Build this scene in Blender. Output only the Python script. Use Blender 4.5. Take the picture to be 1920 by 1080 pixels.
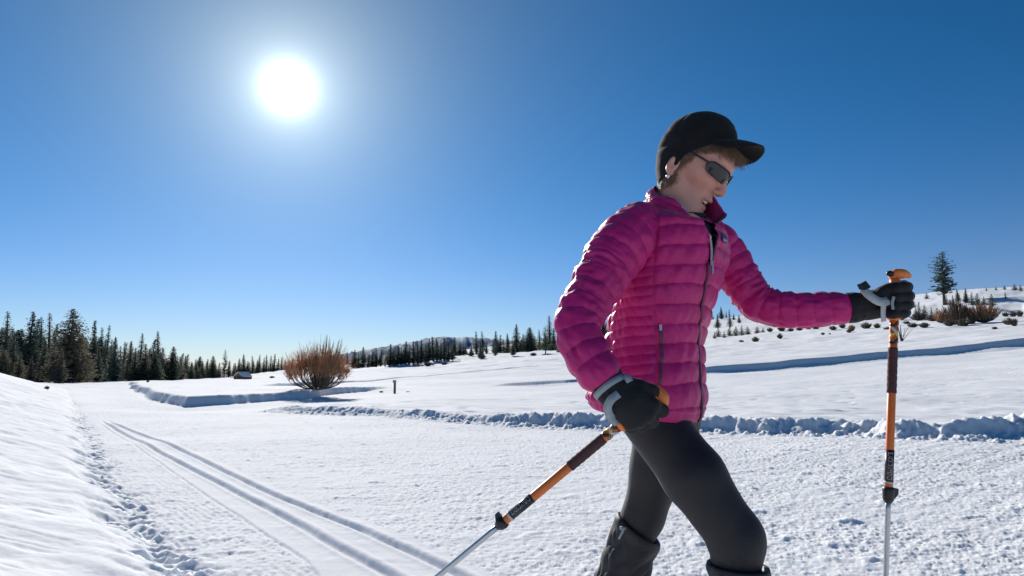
import bpy, math, random
import numpy as np
from mathutils import Vector, Matrix
R = math.radians
random.seed(7); RNG = np.random.default_rng(11)
scene = bpy.context.scene
for o in list(bpy.data.objects): bpy.data.objects.remove(o)
COL = scene.collection

# ------------------------------------------------------------------ camera, sky, sun, exposure
CAM_H = 0.91; FPX = 1280.0; PITCH = math.atan(160 / 1280)
cam_d = bpy.data.cameras.new('camera'); cam = bpy.data.objects.new('camera', cam_d); COL.objects.link(cam)
cam_d.lens = 24; cam_d.sensor_width = 36; cam_d.clip_start = 0.05; cam_d.clip_end = 60000
cam.location = (0, 0, CAM_H); cam.rotation_euler = (R(90) + PITCH, 0, 0)
scene.camera = cam
SUN_DIR = Vector((-0.328, 0.956, 0.415)).normalized()
SUN_EL = math.asin(SUN_DIR.z); SUN_AZ = math.atan2(SUN_DIR.x, SUN_DIR.y)
world = bpy.data.worlds.new('World'); scene.world = world; world.use_nodes = True
wn = world.node_tree; wn.nodes.clear()
def N(nt, typ, **kw):
    n = nt.nodes.new(typ)
    for k, v in kw.items():
        if k.startswith('i_'):
            n.inputs[k[2:].replace('_', ' ')].default_value = v
        else: setattr(n, k, v)
    return n
w_out = N(wn, 'ShaderNodeOutputWorld'); bg = N(wn, 'ShaderNodeBackground'); bg.inputs['Strength'].default_value = 0.0545
sky = N(wn, 'ShaderNodeTexSky', sky_type='NISHITA', sun_disc=False, sun_elevation=SUN_EL, sun_rotation=SUN_AZ,
        altitude=0, air_density=1.0, dust_density=0.0, ozone_density=6.0)
hsv = N(wn, 'ShaderNodeHueSaturation'); hsv.inputs['Saturation'].default_value = 1.0
wn.links.new(sky.outputs[0], hsv.inputs['Color'])
# bright air round the sun (circumsolar glow) added to the sky by angle from the sun
tc = N(wn, 'ShaderNodeTexCoord'); dot = N(wn, 'ShaderNodeVectorMath', operation='DOT_PRODUCT')
nrm = N(wn, 'ShaderNodeVectorMath', operation='NORMALIZE')
wn.links.new(tc.outputs['Generated'], nrm.inputs[0]); wn.links.new(nrm.outputs[0], dot.inputs[0]); dot.inputs[1].default_value = SUN_DIR
def wmath(op, a, b=None):
    m = N(wn, 'ShaderNodeMath', operation=op)
    for i, s in enumerate((a, b)):
        if s is None: continue
        if isinstance(s, (int, float)): m.inputs[i].default_value = s
        else: wn.links.new(s, m.inputs[i])
    return m.outputs[0]
ang = wmath('ARCCOSINE', wmath('MINIMUM', dot.outputs['Value'], 0.999999))
def lobe(amp, w): return wmath('MULTIPLY', wmath('EXPONENT', wmath('DIVIDE', ang, -w)), amp)
glow = wmath('ADD', lobe(150.0, R(0.6)), lobe(10.0, R(2.8)))
gcol = N(wn, 'ShaderNodeVectorMath', operation='SCALE'); gcol.inputs[0].default_value = (.9, .97, 1.0)
wn.links.new(glow, gcol.inputs['Scale'])
addc = N(wn, 'ShaderNodeVectorMath', operation='ADD')
sc1 = N(wn, 'ShaderNodeVectorMath', operation='SCALE'); sc1.inputs['Scale'].default_value = .2; wn.links.new(hsv.outputs[0], sc1.inputs[0])
gm = N(wn, 'ShaderNodeGamma'); gm.inputs['Gamma'].default_value = 1.3; wn.links.new(sc1.outputs[0], gm.inputs[0])
sc2 = N(wn, 'ShaderNodeVectorMath', operation='SCALE'); sc2.inputs['Scale'].default_value = 5.0
tnt = N(wn, 'ShaderNodeVectorMath', operation='MULTIPLY'); tnt.inputs[1].default_value = (.05, .90, .99); wn.links.new(gm.outputs[0], tnt.inputs[0]); wn.links.new(tnt.outputs[0], sc2.inputs[0])
# paler air low over the horizon
sepz = N(wn, 'ShaderNodeSeparateXYZ'); wn.links.new(nrm.outputs[0], sepz.inputs[0])
hz = wmath('EXPONENT', wmath('DIVIDE', wmath('ABSOLUTE', sepz.outputs['Z']), -.085))
def scaled(col, fac):
    n = N(wn, 'ShaderNodeVectorMath', operation='SCALE'); n.inputs[0].default_value = col; wn.links.new(fac, n.inputs['Scale']); return n.outputs[0]
def vadd(a, b):
    n = N(wn, 'ShaderNodeVectorMath', operation='ADD'); wn.links.new(a, n.inputs[0]); wn.links.new(b, n.inputs[1]); return n.outputs[0]
air = vadd(vadd(scaled((6.6, 1.3, 2.0), hz), scaled((10.5, 1.0, 2.0), wmath('MULTIPLY', hz, lobe(1.0, R(30))))), vadd(scaled((6.2, 6.4, 4.0), lobe(1.0, R(8))), scaled((.75, .9, .8), lobe(1.0, R(26)))))
wn.links.new(vadd(sc2.outputs[0], air), addc.inputs[0]); wn.links.new(gcol.outputs[0], addc.inputs[1])
wn.links.new(addc.outputs[0], bg.inputs['Color']); wn.links.new(bg.outputs[0], w_out.inputs[0])
sun_d = bpy.data.lights.new('sun', 'SUN'); sun = bpy.data.objects.new('sun', sun_d); COL.objects.link(sun)
sun_d.energy = 4.5; sun_d.angle = R(0.53); sun_d.color = (1.0, 0.95, 0.88)
sun.rotation_euler = (-SUN_DIR).to_track_quat('-Z', 'Y').to_euler()
vs = scene.view_settings
scene.display_settings.display_device = 'sRGB'
vs.view_transform = 'Standard'; vs.look = 'None'; vs.gamma = 1; vs.use_curve_mapping = False
vs.exposure = 0.38

# ------------------------------------------------------------------ helpers
CP, SP = math.cos(PITCH), math.sin(PITCH)
def ray(u, v):
    """direction from the photographer's eye towards a photo pixel (1920 wide)"""
    a = (u - 960) / FPX; t = (540 - v) / FPX
    return np.array([a, CP - SP * t, SP + CP * t])
def P(u, v, y):
    d = ray(u, v); s = y / d[1]
    return np.array([d[0] * s, y, CAM_H + d[2] * s])
def G(u, v):
    d = ray(u, v); s = -CAM_H / d[2]
    return np.array([d[0] * s, d[1] * s])
def proj(p):
    x, y, z = p[0], p[1], p[2] - CAM_H
    dep = y * CP + z * SP; up = -y * SP + z * CP
    return 960 + FPX * x / dep, 540 - FPX * up / dep
def nz(v): v = np.asarray(v, float); return v / np.linalg.norm(v)
def ss(a, b, x): t = np.clip((x - a) / (b - a), 0, 1); return t * t * (3 - 2 * t)

def _hash(ix, iy, iz, seed):
    h = (ix.astype(np.int64) * 374761393 + iy.astype(np.int64) * 668265263 + iz.astype(np.int64) * 2147483647 + seed * 1274126177) & 0xffffffff
    h = ((h ^ (h >> 13)) * 1274126177) & 0xffffffff
    h = ((h ^ (h >> 16)) * 2246822519) & 0xffffffff
    return h ^ (h >> 15)
def noise2(x, y, seed=0):
    x = np.asarray(x, float); y = np.asarray(y, float)
    ix = np.floor(x); iy = np.floor(y); fx = x - ix; fy = y - iy
    z0 = np.zeros_like(ix)
    ux = fx * fx * fx * (fx * (fx * 6 - 15) + 10); uy = fy * fy * fy * (fy * (fy * 6 - 15) + 10)
    def g(dx, dy):
        a = (_hash(ix + dx, iy + dy, z0, seed) & 1023) * (2 * math.pi / 1024)
        return np.cos(a) * (fx - dx) + np.sin(a) * (fy - dy)
    a = g(0, 0) * (1 - ux) + g(1, 0) * ux; b = g(0, 1) * (1 - ux) + g(1, 1) * ux
    return (a * (1 - uy) + b * uy) * 1.5
def noise3(x, y, z, seed=0):
    x, y, z = (np.asarray(q, float) for q in (x, y, z))
    ix, iy, iz = np.floor(x), np.floor(y), np.floor(z); fx, fy, fz = x - ix, y - iy, z - iz
    def s(f): return f * f * (3 - 2 * f)
    ux, uy, uz = s(fx), s(fy), s(fz)
    def c(dx, dy, dz): return (_hash(ix + dx, iy + dy, iz + dz, seed) & 65535) / 32767.5 - 1
    l = lambda a, b, t: a + (b - a) * t
    return l(l(l(c(0,0,0), c(1,0,0), ux), l(c(0,1,0), c(1,1,0), ux), uy), l(l(c(0,0,1), c(1,0,1), ux), l(c(0,1,1), c(1,1,1), ux), uy), uz)
def fbm2(x, y, oct=4, seed=0, gain=.5):
    t = 0; a = 1
    for i in range(oct): t = t + a * noise2(x, y, seed + i * 17); x = x * 2.03 + 5.1; y = y * 2.03 - 3.7; a *= gain
    return t

def mesh_np(name, verts, quads=None, tris=None, smooth=True):
    me = bpy.data.meshes.new(name); verts = np.ascontiguousarray(verts, np.float32)
    me.vertices.add(len(verts)); me.vertices.foreach_set('co', verts.ravel())
    loops = []; starts = []; n = 0
    if quads is not None and len(quads):
        q = np.asarray(quads, np.int32); loops.append(q.ravel()); starts.append(np.arange(len(q)) * 4); n = len(q) * 4
    if tris is not None and len(tris):
        t = np.asarray(tris, np.int32); loops.append(t.ravel()); starts.append(n + np.arange(len(t)) * 3)
    loops = np.concatenate(loops); starts = np.concatenate(starts)
    me.loops.add(len(loops)); me.loops.foreach_set('vertex_index', loops.astype(np.int32))
    me.polygons.add(len(starts)); me.polygons.foreach_set('loop_start', starts.astype(np.int32))
    me.update(calc_edges=True)
    me.polygons.foreach_set('use_smooth', np.full(len(starts), smooth)); me.validate(); me.update()
    return me
def vcol(me, name, rgb):
    a = me.color_attributes.new(name, 'FLOAT_COLOR', 'POINT')
    c = np.ones((len(me.vertices), 4), np.float32); c[:, :3] = rgb; a.data.foreach_set('color', c.ravel())

class MB:
    """collects raw shapes for one mesh"""
    def __init__(s): s.v = []; s.q = []; s.t = []; s.n = 0
    def add(s, v, q=None, t=None):
        v = np.asarray(v, float)
        if q is not None and len(q): s.q.append(np.asarray(q) + s.n)
        if t is not None and len(t): s.t.append(np.asarray(t) + s.n)
        s.v.append(v); s.n += len(v); return s
    def mesh(s, name, smooth=True):
        return mesh_np(name, np.concatenate(s.v), np.concatenate(s.q) if s.q else None, np.concatenate(s.t) if s.t else None, smooth)
    def grid(s, pts, wrap=False, caps=False):
        """pts (rings, around, 3)"""
        pts = np.asarray(pts, float); m, n = pts.shape[:2]
        i, j = np.meshgrid(np.arange(m - 1), np.arange(n if wrap else n - 1), indexing='ij'); i = i.ravel(); j = j.ravel(); k = (j + 1) % n
        q = np.stack([i * n + j, i * n + k, (i + 1) * n + k, (i + 1) * n + j], 1)
        v = pts.reshape(-1, 3); t = []
        if caps:
            c0 = pts[0].mean(0); c1 = pts[-1].mean(0); v = np.vstack([v, c0, c1]); a = m * n
            for jj in range(n):
                kk = (jj + 1) % n; t.append((a, kk, jj)); t.append((a + 1, (m - 1) * n + jj, (m - 1) * n + kk))
        return s.add(v, q, t)
    def tube(s, path, rad, n=10, flat=1.0, caps=True):
        path = np.asarray(path, float); rad = np.broadcast_to(np.asarray(rad, float), (len(path),))
        T, A, B = frames(path); th = np.linspace(0, 2 * np.pi, n, endpoint=False)
        pts = path[:, None] + rad[:, None, None] * (np.cos(th)[None, :, None] * A[:, None] + flat * np.sin(th)[None, :, None] * B[:, None])
        return s.grid(pts, True, caps)
    def box(s, c, h, M=None):
        c = np.asarray(c, float); v = np.array([[x, y, z] for x in (-1, 1) for y in (-1, 1) for z in (-1, 1)], float) * np.asarray(h)
        if M is not None: v = v @ np.asarray(M).T
        return s.add(v + c, [(0, 1, 3, 2), (4, 6, 7, 5), (0, 4, 5, 1), (2, 3, 7, 6), (0, 2, 6, 4), (1, 5, 7, 3)])
    def ribbon(s, path, nrm, w, th):
        """flat band: path points, normals, width, thickness"""
        path = np.asarray(path, float); T = np.gradient(path, axis=0); T /= np.linalg.norm(T, axis=1)[:, None]
        nr = np.asarray(nrm, float); nr = np.broadcast_to(nr, path.shape); nr = nr - (nr * T).sum(1)[:, None] * T; nr /= np.linalg.norm(nr, axis=1)[:, None]
        S = np.cross(T, nr); w = np.broadcast_to(np.asarray(w, float), (len(path),))[:, None]
        pts = np.stack([path + S * w / 2 + nr * th / 2, path - S * w / 2 + nr * th / 2, path - S * w / 2 - nr * th / 2, path + S * w / 2 - nr * th / 2], 1)
        return s.grid(pts, True, True)
def frames(path, up=None):
    T = np.gradient(path, axis=0); T /= np.linalg.norm(T, axis=1)[:, None]
    a = np.array(up if up is not None else ([0, 0, 1] if abs(T[0][2]) < .9 else [1, 0, 0]), float)
    A = np.zeros_like(T); B = np.zeros_like(T)
    for i in range(len(T)):
        a = a - a.dot(T[i]) * T[i]; a /= np.linalg.norm(a); A[i] = a; B[i] = np.cross(T[i], a)
    return T, A, B
def spline(pts, n):
    """Catmull-Rom through pts (k, d)"""
    p = np.asarray(pts, float); k = len(p)
    p = np.vstack([2 * p[0] - p[1], p, 2 * p[-1] - p[-2]])
    d = np.linalg.norm(np.diff(p[1:-1], axis=0)[:, :3], axis=1) + 1e-9; cs = np.r_[0, np.cumsum(d)]
    s = np.linspace(0, cs[-1], n); out = []
    for q in s:
        i = min(int(np.searchsorted(cs, q, 'right') - 1), k - 2); t = (q - cs[i]) / d[i]
        a, b, c, e = p[i], p[i + 1], p[i + 2], p[i + 3]
        out.append(.5 * ((2 * b) + (-a + c) * t + (2 * a - 5 * b + 4 * c - e) * t * t + (-a + 3 * b - 3 * c + e) * t ** 3))
    return np.array(out)

def surface_nets(f, lo, hi, h):
    lo = np.asarray(lo, float); hi = np.asarray(hi, float)
    dims = np.ceil((hi - lo) / h).astype(int) + 1
    ax = [lo[i] + np.arange(dims[i]) * h for i in range(3)]
    X, Y, Z = np.meshgrid(*ax, indexing='ij'); F = f(np.stack([X, Y, Z], -1).reshape(-1, 3)).reshape(dims).astype(np.float64)
    neg = F < 0; nx, ny, nz_ = dims - 1
    acc = np.zeros((nx, ny, nz_, 3)); cnt = np.zeros((nx, ny, nz_))
    for axis in range(3):
        sl0 = [slice(None)] * 3; sl1 = [slice(None)] * 3; sl0[axis] = slice(0, -1); sl1[axis] = slice(1, None)
        a = F[tuple(sl0)]; b = F[tuple(sl1)]; cr = (a < 0) != (b < 0)
        t = np.where(cr, a / np.where(cr, a - b, 1), 0)
        oth = [k for k in range(3) if k != axis]
        for d0 in (0, 1):
            for d1 in (0, 1):
                s = [slice(None)] * 3; s[oth[0]] = slice(d0, d0 + dims[oth[0]] - 1); s[oth[1]] = slice(d1, d1 + dims[oth[1]] - 1)
                c = cr[tuple(s)]; tt = t[tuple(s)]
                acc[..., axis] += np.where(c, tt, 0); acc[..., oth[0]] += c * d0; acc[..., oth[1]] += c * d1; cnt += c
    act = cnt > 0; idx = -np.ones(act.shape, np.int64); idx[act] = np.arange(act.sum())
    cell = np.argwhere(act); v = lo + (cell + acc[act] / cnt[act][:, None]) * h
    quads = []
    for axis in range(3):
        sl0 = [slice(None)] * 3; sl1 = [slice(None)] * 3; sl0[axis] = slice(0, -1); sl1[axis] = slice(1, None)
        a = neg[tuple(sl0)]; b = neg[tuple(sl1)]; e = np.argwhere(a != b)
        oth = [k for k in range(3) if k != axis]
        e = e[(e[:, oth[0]] > 0) & (e[:, oth[1]] > 0) & (e[:, oth[0]] < dims[oth[0]] - 1) & (e[:, oth[1]] < dims[oth[1]] - 1)]
        sgn = a[tuple(e.T)]
        def at(d0, d1):
            c = e.copy(); c[:, oth[0]] -= d0; c[:, oth[1]] -= d1; return idx[tuple(c.T)]
        q = np.stack([at(0, 0), at(1, 0), at(1, 1), at(0, 1)], 1)
        flip = sgn if axis != 1 else ~sgn
        q[~flip] = q[~flip][:, ::-1]; quads.append(q)
    return v, np.concatenate(quads)[:, ::-1]
def smin(a, b, k):
    h = np.clip(.5 + .5 * (b - a) / k, 0, 1); return b * (1 - h) + a * h - k * h * (1 - h)
def smax(a, b, k): return -smin(-a, -b, k)
def cone(p, a, b, ra, rb):
    a = np.asarray(a, float); b = np.asarray(b, float); ba = b - a; t = np.clip(((p - a) @ ba) / (ba @ ba), 0, 1)
    return np.linalg.norm(p - a - t[:, None] * ba, axis=1) - (ra + (rb - ra) * t)
def ell(p, c, M, r):
    """ellipsoid: centre c, rows of M its axes, semi-axes r"""
    q = (p - np.asarray(c)) @ np.asarray(M, float).T; r = np.asarray(r, float)
    k0 = np.linalg.norm(q / r, axis=1); k1 = np.linalg.norm(q / (r * r), axis=1) + 1e-9
    return k0 * (k0 - 1) / k1

def put(name, me, mat, parent=None, loc=(0, 0, 0), **props):
    o = bpy.data.objects.new(name, me); COL.objects.link(o); o.location = loc
    if mat is not None and me is not None and not me.materials: me.materials.append(mat)
    if parent is not None: o.parent = parent
    for k, v in props.items(): o[k] = v
    return o
def empty(name, loc=(0, 0, 0), label=None, cat=None, group=None, rot=None):
    o = bpy.data.objects.new(name, None); COL.objects.link(o); o.location = loc; o.empty_display_size = .2
    if rot is not None: o.rotation_euler = rot
    if label: o['label'] = label
    if cat: o['category'] = cat
    if group: o['group'] = group
    return o

def mat(name, rgb, rough=.7, var=.0, vscale=20., bump=0., bscale=80., metal=0., spec=.5, sheen=0., attr=None, trans=0., detail=4, sss=0., stretch=None):
    m = bpy.data.materials.new(name); m.use_nodes = True; nt = m.node_tree; b = nt.nodes['Principled BSDF']
    b.inputs['Base Color'].default_value = (*rgb, 1); b.inputs['Roughness'].default_value = rough; b.inputs['Metallic'].default_value = metal
    b.inputs['Specular IOR Level'].default_value = spec
    if sheen: b.inputs['Sheen Weight'].default_value = sheen; b.inputs['Sheen Roughness'].default_value = .4
    if sss: b.inputs['Subsurface Weight'].default_value = sss; b.inputs['Subsurface Radius'].default_value = (.02, .008, .004); b.inputs['Subsurface Scale'].default_value = .4
    tcn = N(nt, 'ShaderNodeTexCoord'); src = tcn.outputs['Object']
    if stretch:
        mp = N(nt, 'ShaderNodeMapping'); mp.inputs['Scale'].default_value = stretch; nt.links.new(src, mp.inputs[0]); src = mp.outputs[0]
    col = None
    if attr:
        at = N(nt, 'ShaderNodeVertexColor', layer_name=attr); col = at.outputs[0]; nt.links.new(col, b.inputs['Base Color'])
    if var:
        no = N(nt, 'ShaderNodeTexNoise'); no.inputs['Scale'].default_value = vscale; no.inputs['Detail'].default_value = detail
        nt.links.new(src, no.inputs[0])
        mr = N(nt, 'ShaderNodeMapRange'); mr.inputs[1].default_value = .3; mr.inputs[2].default_value = .7; mr.inputs[3].default_value = 1 - var; mr.inputs[4].default_value = 1 + var
        nt.links.new(no.outputs[0], mr.inputs[0])
        mx = N(nt, 'ShaderNodeVectorMath', operation='SCALE'); mx.inputs[0].default_value = rgb
        if col: nt.links.new(col, mx.inputs[0])
        nt.links.new(mr.outputs[0], mx.inputs['Scale']); nt.links.new(mx.outputs[0], b.inputs['Base Color'])
    if bump:
        no2 = N(nt, 'ShaderNodeTexNoise'); no2.inputs['Scale'].default_value = bscale; no2.inputs['Detail'].default_value = 3
        nt.links.new(src, no2.inputs[0]); bp = N(nt, 'ShaderNodeBump'); bp.inputs['Strength'].default_value = 1; bp.inputs['Distance'].default_value = bump
        nt.links.new(no2.outputs[0], bp.inputs['Height']); nt.links.new(bp.outputs[0], b.inputs['Normal'])
    if trans:
        tr = N(nt, 'ShaderNodeBsdfTranslucent'); tr.inputs[0].default_value = (*[min(1, c * 1.6) for c in rgb], 1)
        ms = N(nt, 'ShaderNodeMixShader'); ms.inputs[0].default_value = trans; out = nt.nodes['Material Output']
        nt.links.new(b.outputs[0], ms.inputs[1]); nt.links.new(tr.outputs[0], ms.inputs[2]); nt.links.new(ms.outputs[0], out.inputs[0])
    return m

# ------------------------------------------------------------------ the snow-covered ground (one sheet)
US = np.array([-500, 0, 150, 300, 450, 660, 800, 1050, 1330, 1600, 1750, 1920, 2400], float)
RS = np.array([14, 30, 50, 90, 140, 250, 500, 1500, 6000], float)
VT = np.array([  # photo row at which the ground of that distance is seen, per column above
 [760, 727, 718, 715, 714, 708, 704, 701, 700], [757, 734, 722, 717, 716, 709, 704, 701, 700], [757, 739, 726, 719, 717, 710, 704, 701, 700],
 [757, 739, 725, 715.5, 713, 709, 704, 701, 700], [757, 737, 723, 713, 710, 706, 702, 700, 700], [757, 737, 719, 700, 692, 687, 684, 690, 696],
 [757, 735, 714, 693, 682, 674, 664, 680, 694], [757, 731, 706, 680, 667, 656, 638, 655, 690], [757, 728, 700, 662, 641, 620, 602, 640, 685],
 [756, 722, 690, 640, 617, 592, 580, 640, 685], [755, 719, 684, 624, 604, 557, 556, 640, 685], [755, 716, 676, 613, 596, 545, 548, 640, 685],
 [753, 708, 660, 590, 570, 520, 530, 640, 685]], float)
AZ_N, LR_N = 260, 220
_az = np.linspace(-60, 60, AZ_N); _lr = np.linspace(math.log(10), math.log(9000), LR_N)
def _zfrom(u, v, r): d = ray(u, v); return CAM_H + r * d[2] / math.hypot(d[0], d[1])
ZT = np.array([[0.0] + [_zfrom(US[i], VT[i, j], RS[j]) for j in range(1, len(RS))] for i in range(len(US))])
USA = np.degrees(np.arctan((US - 960) / FPX))
tmp = np.array([np.interp(_az, USA, ZT[:, j]) for j in range(len(RS))])              # (r, az)
FT = np.array([np.interp(_lr, np.log(RS), tmp[:, i]) for i in range(AZ_N)])           # (az, lr)
_r = np.exp(_lr)[None, :]; FT = FT / _r
def _blur(a, s, axis):
    k = np.exp(-.5 * (np.arange(-3 * s, 3 * s + 1) / s) ** 2); k /= k.sum(); p = [(0, 0), (0, 0)]; p[axis] = (3 * s, 3 * s)
    return np.apply_along_axis(lambda m: np.convolve(m, k, 'valid'), axis, np.pad(a, p, mode='edge'))
FT = _blur(_blur(FT, 5, 0), 3, 1)
def far_z(x, y):
    r = np.hypot(x, y); az = np.degrees(np.arctan2(x, y)); back = ss(75, 60, np.abs(az)) if False else 1 - ss(60, 100, np.abs(az))
    fi = np.clip((np.clip(az, -60, 60) + 60) / 120 * (AZ_N - 1), 0, AZ_N - 1.001); fj = np.clip((np.log(np.maximum(r, 1)) - _lr[0]) / (_lr[-1] - _lr[0]) * (LR_N - 1), 0, LR_N - 1.001)
    i = fi.astype(int); j = fj.astype(int); a = fi - i; b = fj - j
    t = (FT[i, j] * (1 - a) + FT[i + 1, j] * a) * (1 - b) + (FT[i, j + 1] * (1 - a) + FT[i + 1, j + 1] * a) * b
    return t * r * back * ss(12, 22, r)

def polydist(x, y, pts):
    """distance to a polyline, signed (+ on the left of its direction), and the arc length there"""
    best = np.full(x.shape, 1e9); sg = np.zeros(x.shape); arc = np.zeros(x.shape); pc = np.zeros(x.shape); s0 = 0.0
    for a, b in zip(pts[:-1], pts[1:]):
        dx, dy = b[0] - a[0], b[1] - a[1]; L2 = dx * dx + dy * dy; L = math.sqrt(L2)
        t = np.clip(((x - a[0]) * dx + (y - a[1]) * dy) / L2, 0, 1)
        d2 = (x - a[0] - t * dx) ** 2 + (y - a[1] - t * dy) ** 2; cr = (dx * (y - a[1]) - dy * (x - a[0])) / L
        tie = np.abs(d2 - best) < 1e-7 * (1 + best); m = np.where(tie, np.abs(cr) > pc, d2 < best)
        best = np.where(m, d2, best); pc = np.where(m, np.abs(cr), pc); sg = np.where(m, np.sign(cr), sg); arc = np.where(m, s0 + t * L, arc); s0 += L
    return np.sqrt(best) * sg, arc, s0

EDGE = np.array([(.9, -3), (-.35, 1.4), *[G(*q) for q in ((350, 1080), (285, 1005), (222, 930), (192, 870), (165, 815), (140, 765), (128, 742), (133, 732))], (-24, 44), (-32, 70)])
EDGE = spline(EDGE, 40)
TR1 = spline([G(*q) for q in ((196, 785), (215, 795), (315, 834), (400, 873), (498, 919), (593, 959), (677, 992), (721, 1012), (801, 1048), (848, 1070))] + [np.array([.45, 2.2]), np.array([1.3, 1.0]), np.array([2.6, -.8])], 34)
TR2 = spline([G(*q) for q in ((178, 783), (198, 794), (296, 847), (400, 899), (470, 935), (542, 972), (655, 1037), (728, 1075))] + [np.array([.27, 2.08]), np.array([1.12, .88]), np.array([2.42, -.92])], 34)
TR3 = spline([G(*q) for q in ((168, 782), (278, 854), (333, 891), (407, 941), (463, 976), (518, 1017), (593, 1069))] + [np.array([-.25, 1.9]), np.array([.75, .55])], 26)
BERM = spline([G(*q) for q in ((486, 772), (600, 779), (700, 784), (900, 795), (1120, 804), (1300, 808), (1500, 816), (1640, 819), (1760, 832), (1920, 828))] + [np.array([9.5, 8.3]), np.array([16, 6.5])], 34)
BANK = spline([G(*q) for q in ((243, 716), (247, 728), (266, 744), (300, 758), (345, 766), (400, 764), (480, 757), (560, 751), (640, 743), (705, 736), (770, 732))], 44)
FOOT = [(228, 937, .10, .05), (222, 962, .10, .035), (262, 985, .12, .06), (287, 1003, .12, .055), (268, 1012, .09, .05), (216, 990, .13, .04), (303, 1052, .13, .065), (345, 1056, .10, .05), (274, 1062, .12, .04),
        (136, 773, .16, .06), (150, 787, .14, .05), (146, 779, .1, .05), (205, 905, .09, .035), (183, 862, .08, .03), (170, 835, .08, .03), (355, 1078, .1, .05), (318, 1075, .1, .04)]
HILLCUT = []   # filled once the base terrain can be hit
def base_z(x, y):
    z = far_z(x, y)
    d, s, _ = polydist(x, y, EDGE)
    d = d + .10 * noise2(x * 1.3, y * 1.3, 5) + .035 * noise2(x * 6, y * 6, 6)
    dd = np.maximum(d, 0)
    bank = (.10 * ss(0, .35, d) + .30 * (np.sqrt(dd * dd + .15) - .387)) * (1 - ss(24, 46, y))
    bank = np.where(bank > .95, .95 + .5 * (1 - np.exp(-(bank - .95) / .5)), bank)
    return z + bank, d
def height(x, y, fine=True):
    z, de = base_z(x, y); r = np.hypot(x, y)
    on_bank = ss(.0, .5, de)
    # crumbled snow wall
    near = (r < 32) & (y > -2)
    plateau = np.zeros_like(z)
    if near.any():
        xx, yy = x[near], y[near]; d, s, L = polydist(xx, yy, BERM)
        big = ss(-1, 6, xx)
        d = d + .16 * noise2(xx * 1.7, yy * 1.7, 21) * (.5 + big) + .07 * noise2(xx * 5, yy * 5, 22) + .012 * noise2(xx * 12, yy * 12, 28)
        tap = ss(-.3, .9, s) * (s > 0) * ss(L, L - 3, s)
        lump = np.abs(fbm2(xx * 2.6, yy * 2.6, 3, 23)); lump2 = np.abs(noise2(xx * 9, yy * 9, 27))
        wall = ss(-.06, .26 + .1 * big, d) * (.10 + .06 * big) + ss(-.02, .14, d) * .02
        crest = np.exp(-((d - .34) / .26) ** 2) * (.03 + (.05 + .06 * big) * (1 - lump * 1.5)) + np.exp(-((d - .1) / .24) ** 2) * .035 * (1 - 1.6 * lump2)
        ped = np.exp(-((d + .15) / .22) ** 2) * .05 * np.clip(fbm2(xx * 7, yy * 7, 3, 24) + .25, 0, 1)
        fade = 1 - ss(2.0, 9.0, d) * .6
        hv = np.clip(.78 + .75 * noise2(xx * .55, yy * .55, 29) + .25 * noise2(xx * 2, yy * 2, 30), .35, 1.5)
        z[near] += tap * np.where(d > -.6, (wall * fade + crest) * (.45 + .55 * hv) + ped * 1.3, 0)
        plateau[near] = tap * ss(-.3, .3, d)
    # blue-shadowed bank on the far side of the outer lane
    mid = (r > 8) & (r < 90) & (y > 5)
    xx, yy = x[mid], y[mid]; d, s, L = polydist(xx, yy, BANK[::-1]); d = -d; s = L - s
    d = d + .30 * noise2(xx * .25, yy * .25, 31) + .05 * noise2(xx * 2.2, yy * 2.2, 32)
    tap = ss(L, L - 7, s) * ss(-1, 3, s) * (.35 + .65 * ss(6, 22, s))
    z[mid] += tap * (.25 * ss(-.04, .20, d) * (1 - .7 * ss(3, 18, d)) - .05 * np.exp(-((d + 1.2) / .9) ** 2))
    out_lane = np.zeros_like(z); out_lane[mid] = ss(.1, .5, d)
    for pts, h, wd in HILLCUT:
        d, s, L = polydist(x[mid2 := (r > 20) & (r < 400) & (y > 0)], y[mid2], pts); xx, yy = x[mid2], y[mid2]
        d = d + .3 * noise2(xx * .35, yy * .35, 33)
        tap = ss(0, L * .25, s) * ss(L, L * .95, s)
        z[mid2] += tap * h * (ss(-.1, wd, d) * (1 - ss(3, 14, d)) - .5 * np.exp(-((d + 1.6) / 1.1) ** 2))
    if not fine: return z
    # large soft undulation
    z += .05 * fbm2(x * .18, y * .18, 3, 40) * ss(3, 12, r) * (1 + ss(30, 120, r) * 3)
    z += .9 * fbm2(x * .02, y * .02, 4, 41) * ss(90, 200, r) + 2.2 * fbm2(x * .006, y * .006, 4, 42) * ss(200, 500, r)
    nr = (r < 60) & (y > -6)
    xx, yy = x[nr], y[nr]; rr = r[nr]; db = de[nr]; ob = on_bank[nr]; pl = np.maximum(plateau[nr], out_lane[nr])
    t1, s1, L1 = polydist(xx, yy, TR1); t2, s2, L2_ = polydist(xx, yy, TR2); t3, s3, L3 = polydist(xx, yy, TR3)
    on = ss(0, 1.2, s1)
    pan = ss(.16, .10, t1 * 1.0) * 1.0
    inpan = np.where((np.sign(t1) != np.sign(t3)) | (np.minimum(np.abs(t1), np.abs(t2)) < .13), 1.0, 0.0) * on
    soft = 1 - np.clip(ob + pl, 0, 1)
    # crumbs
    dens = .5 + .5 * np.clip(fbm2(xx * .9, yy * .9, 3, 50) * 1.3 + .25, -1, 1)
    right = ss(-1, 3.5, xx - (yy - 4) * .1)
    c = fbm2(xx * 22, yy * 27, 3, 51); c2 = noise2(xx * 46, yy * 55, 54)
    crumbs = (.0050 * c + .0095 * np.clip(c - .22, 0, 1) * (1 + .4 * right) - .016 * np.clip(-.30 - c, 0, 1) + .0022 * c2) * (.26 + .36 * dens) * (1 + .15 * right)
    wx = .8 * noise2(xx * .8, yy * .8, 57)
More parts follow.
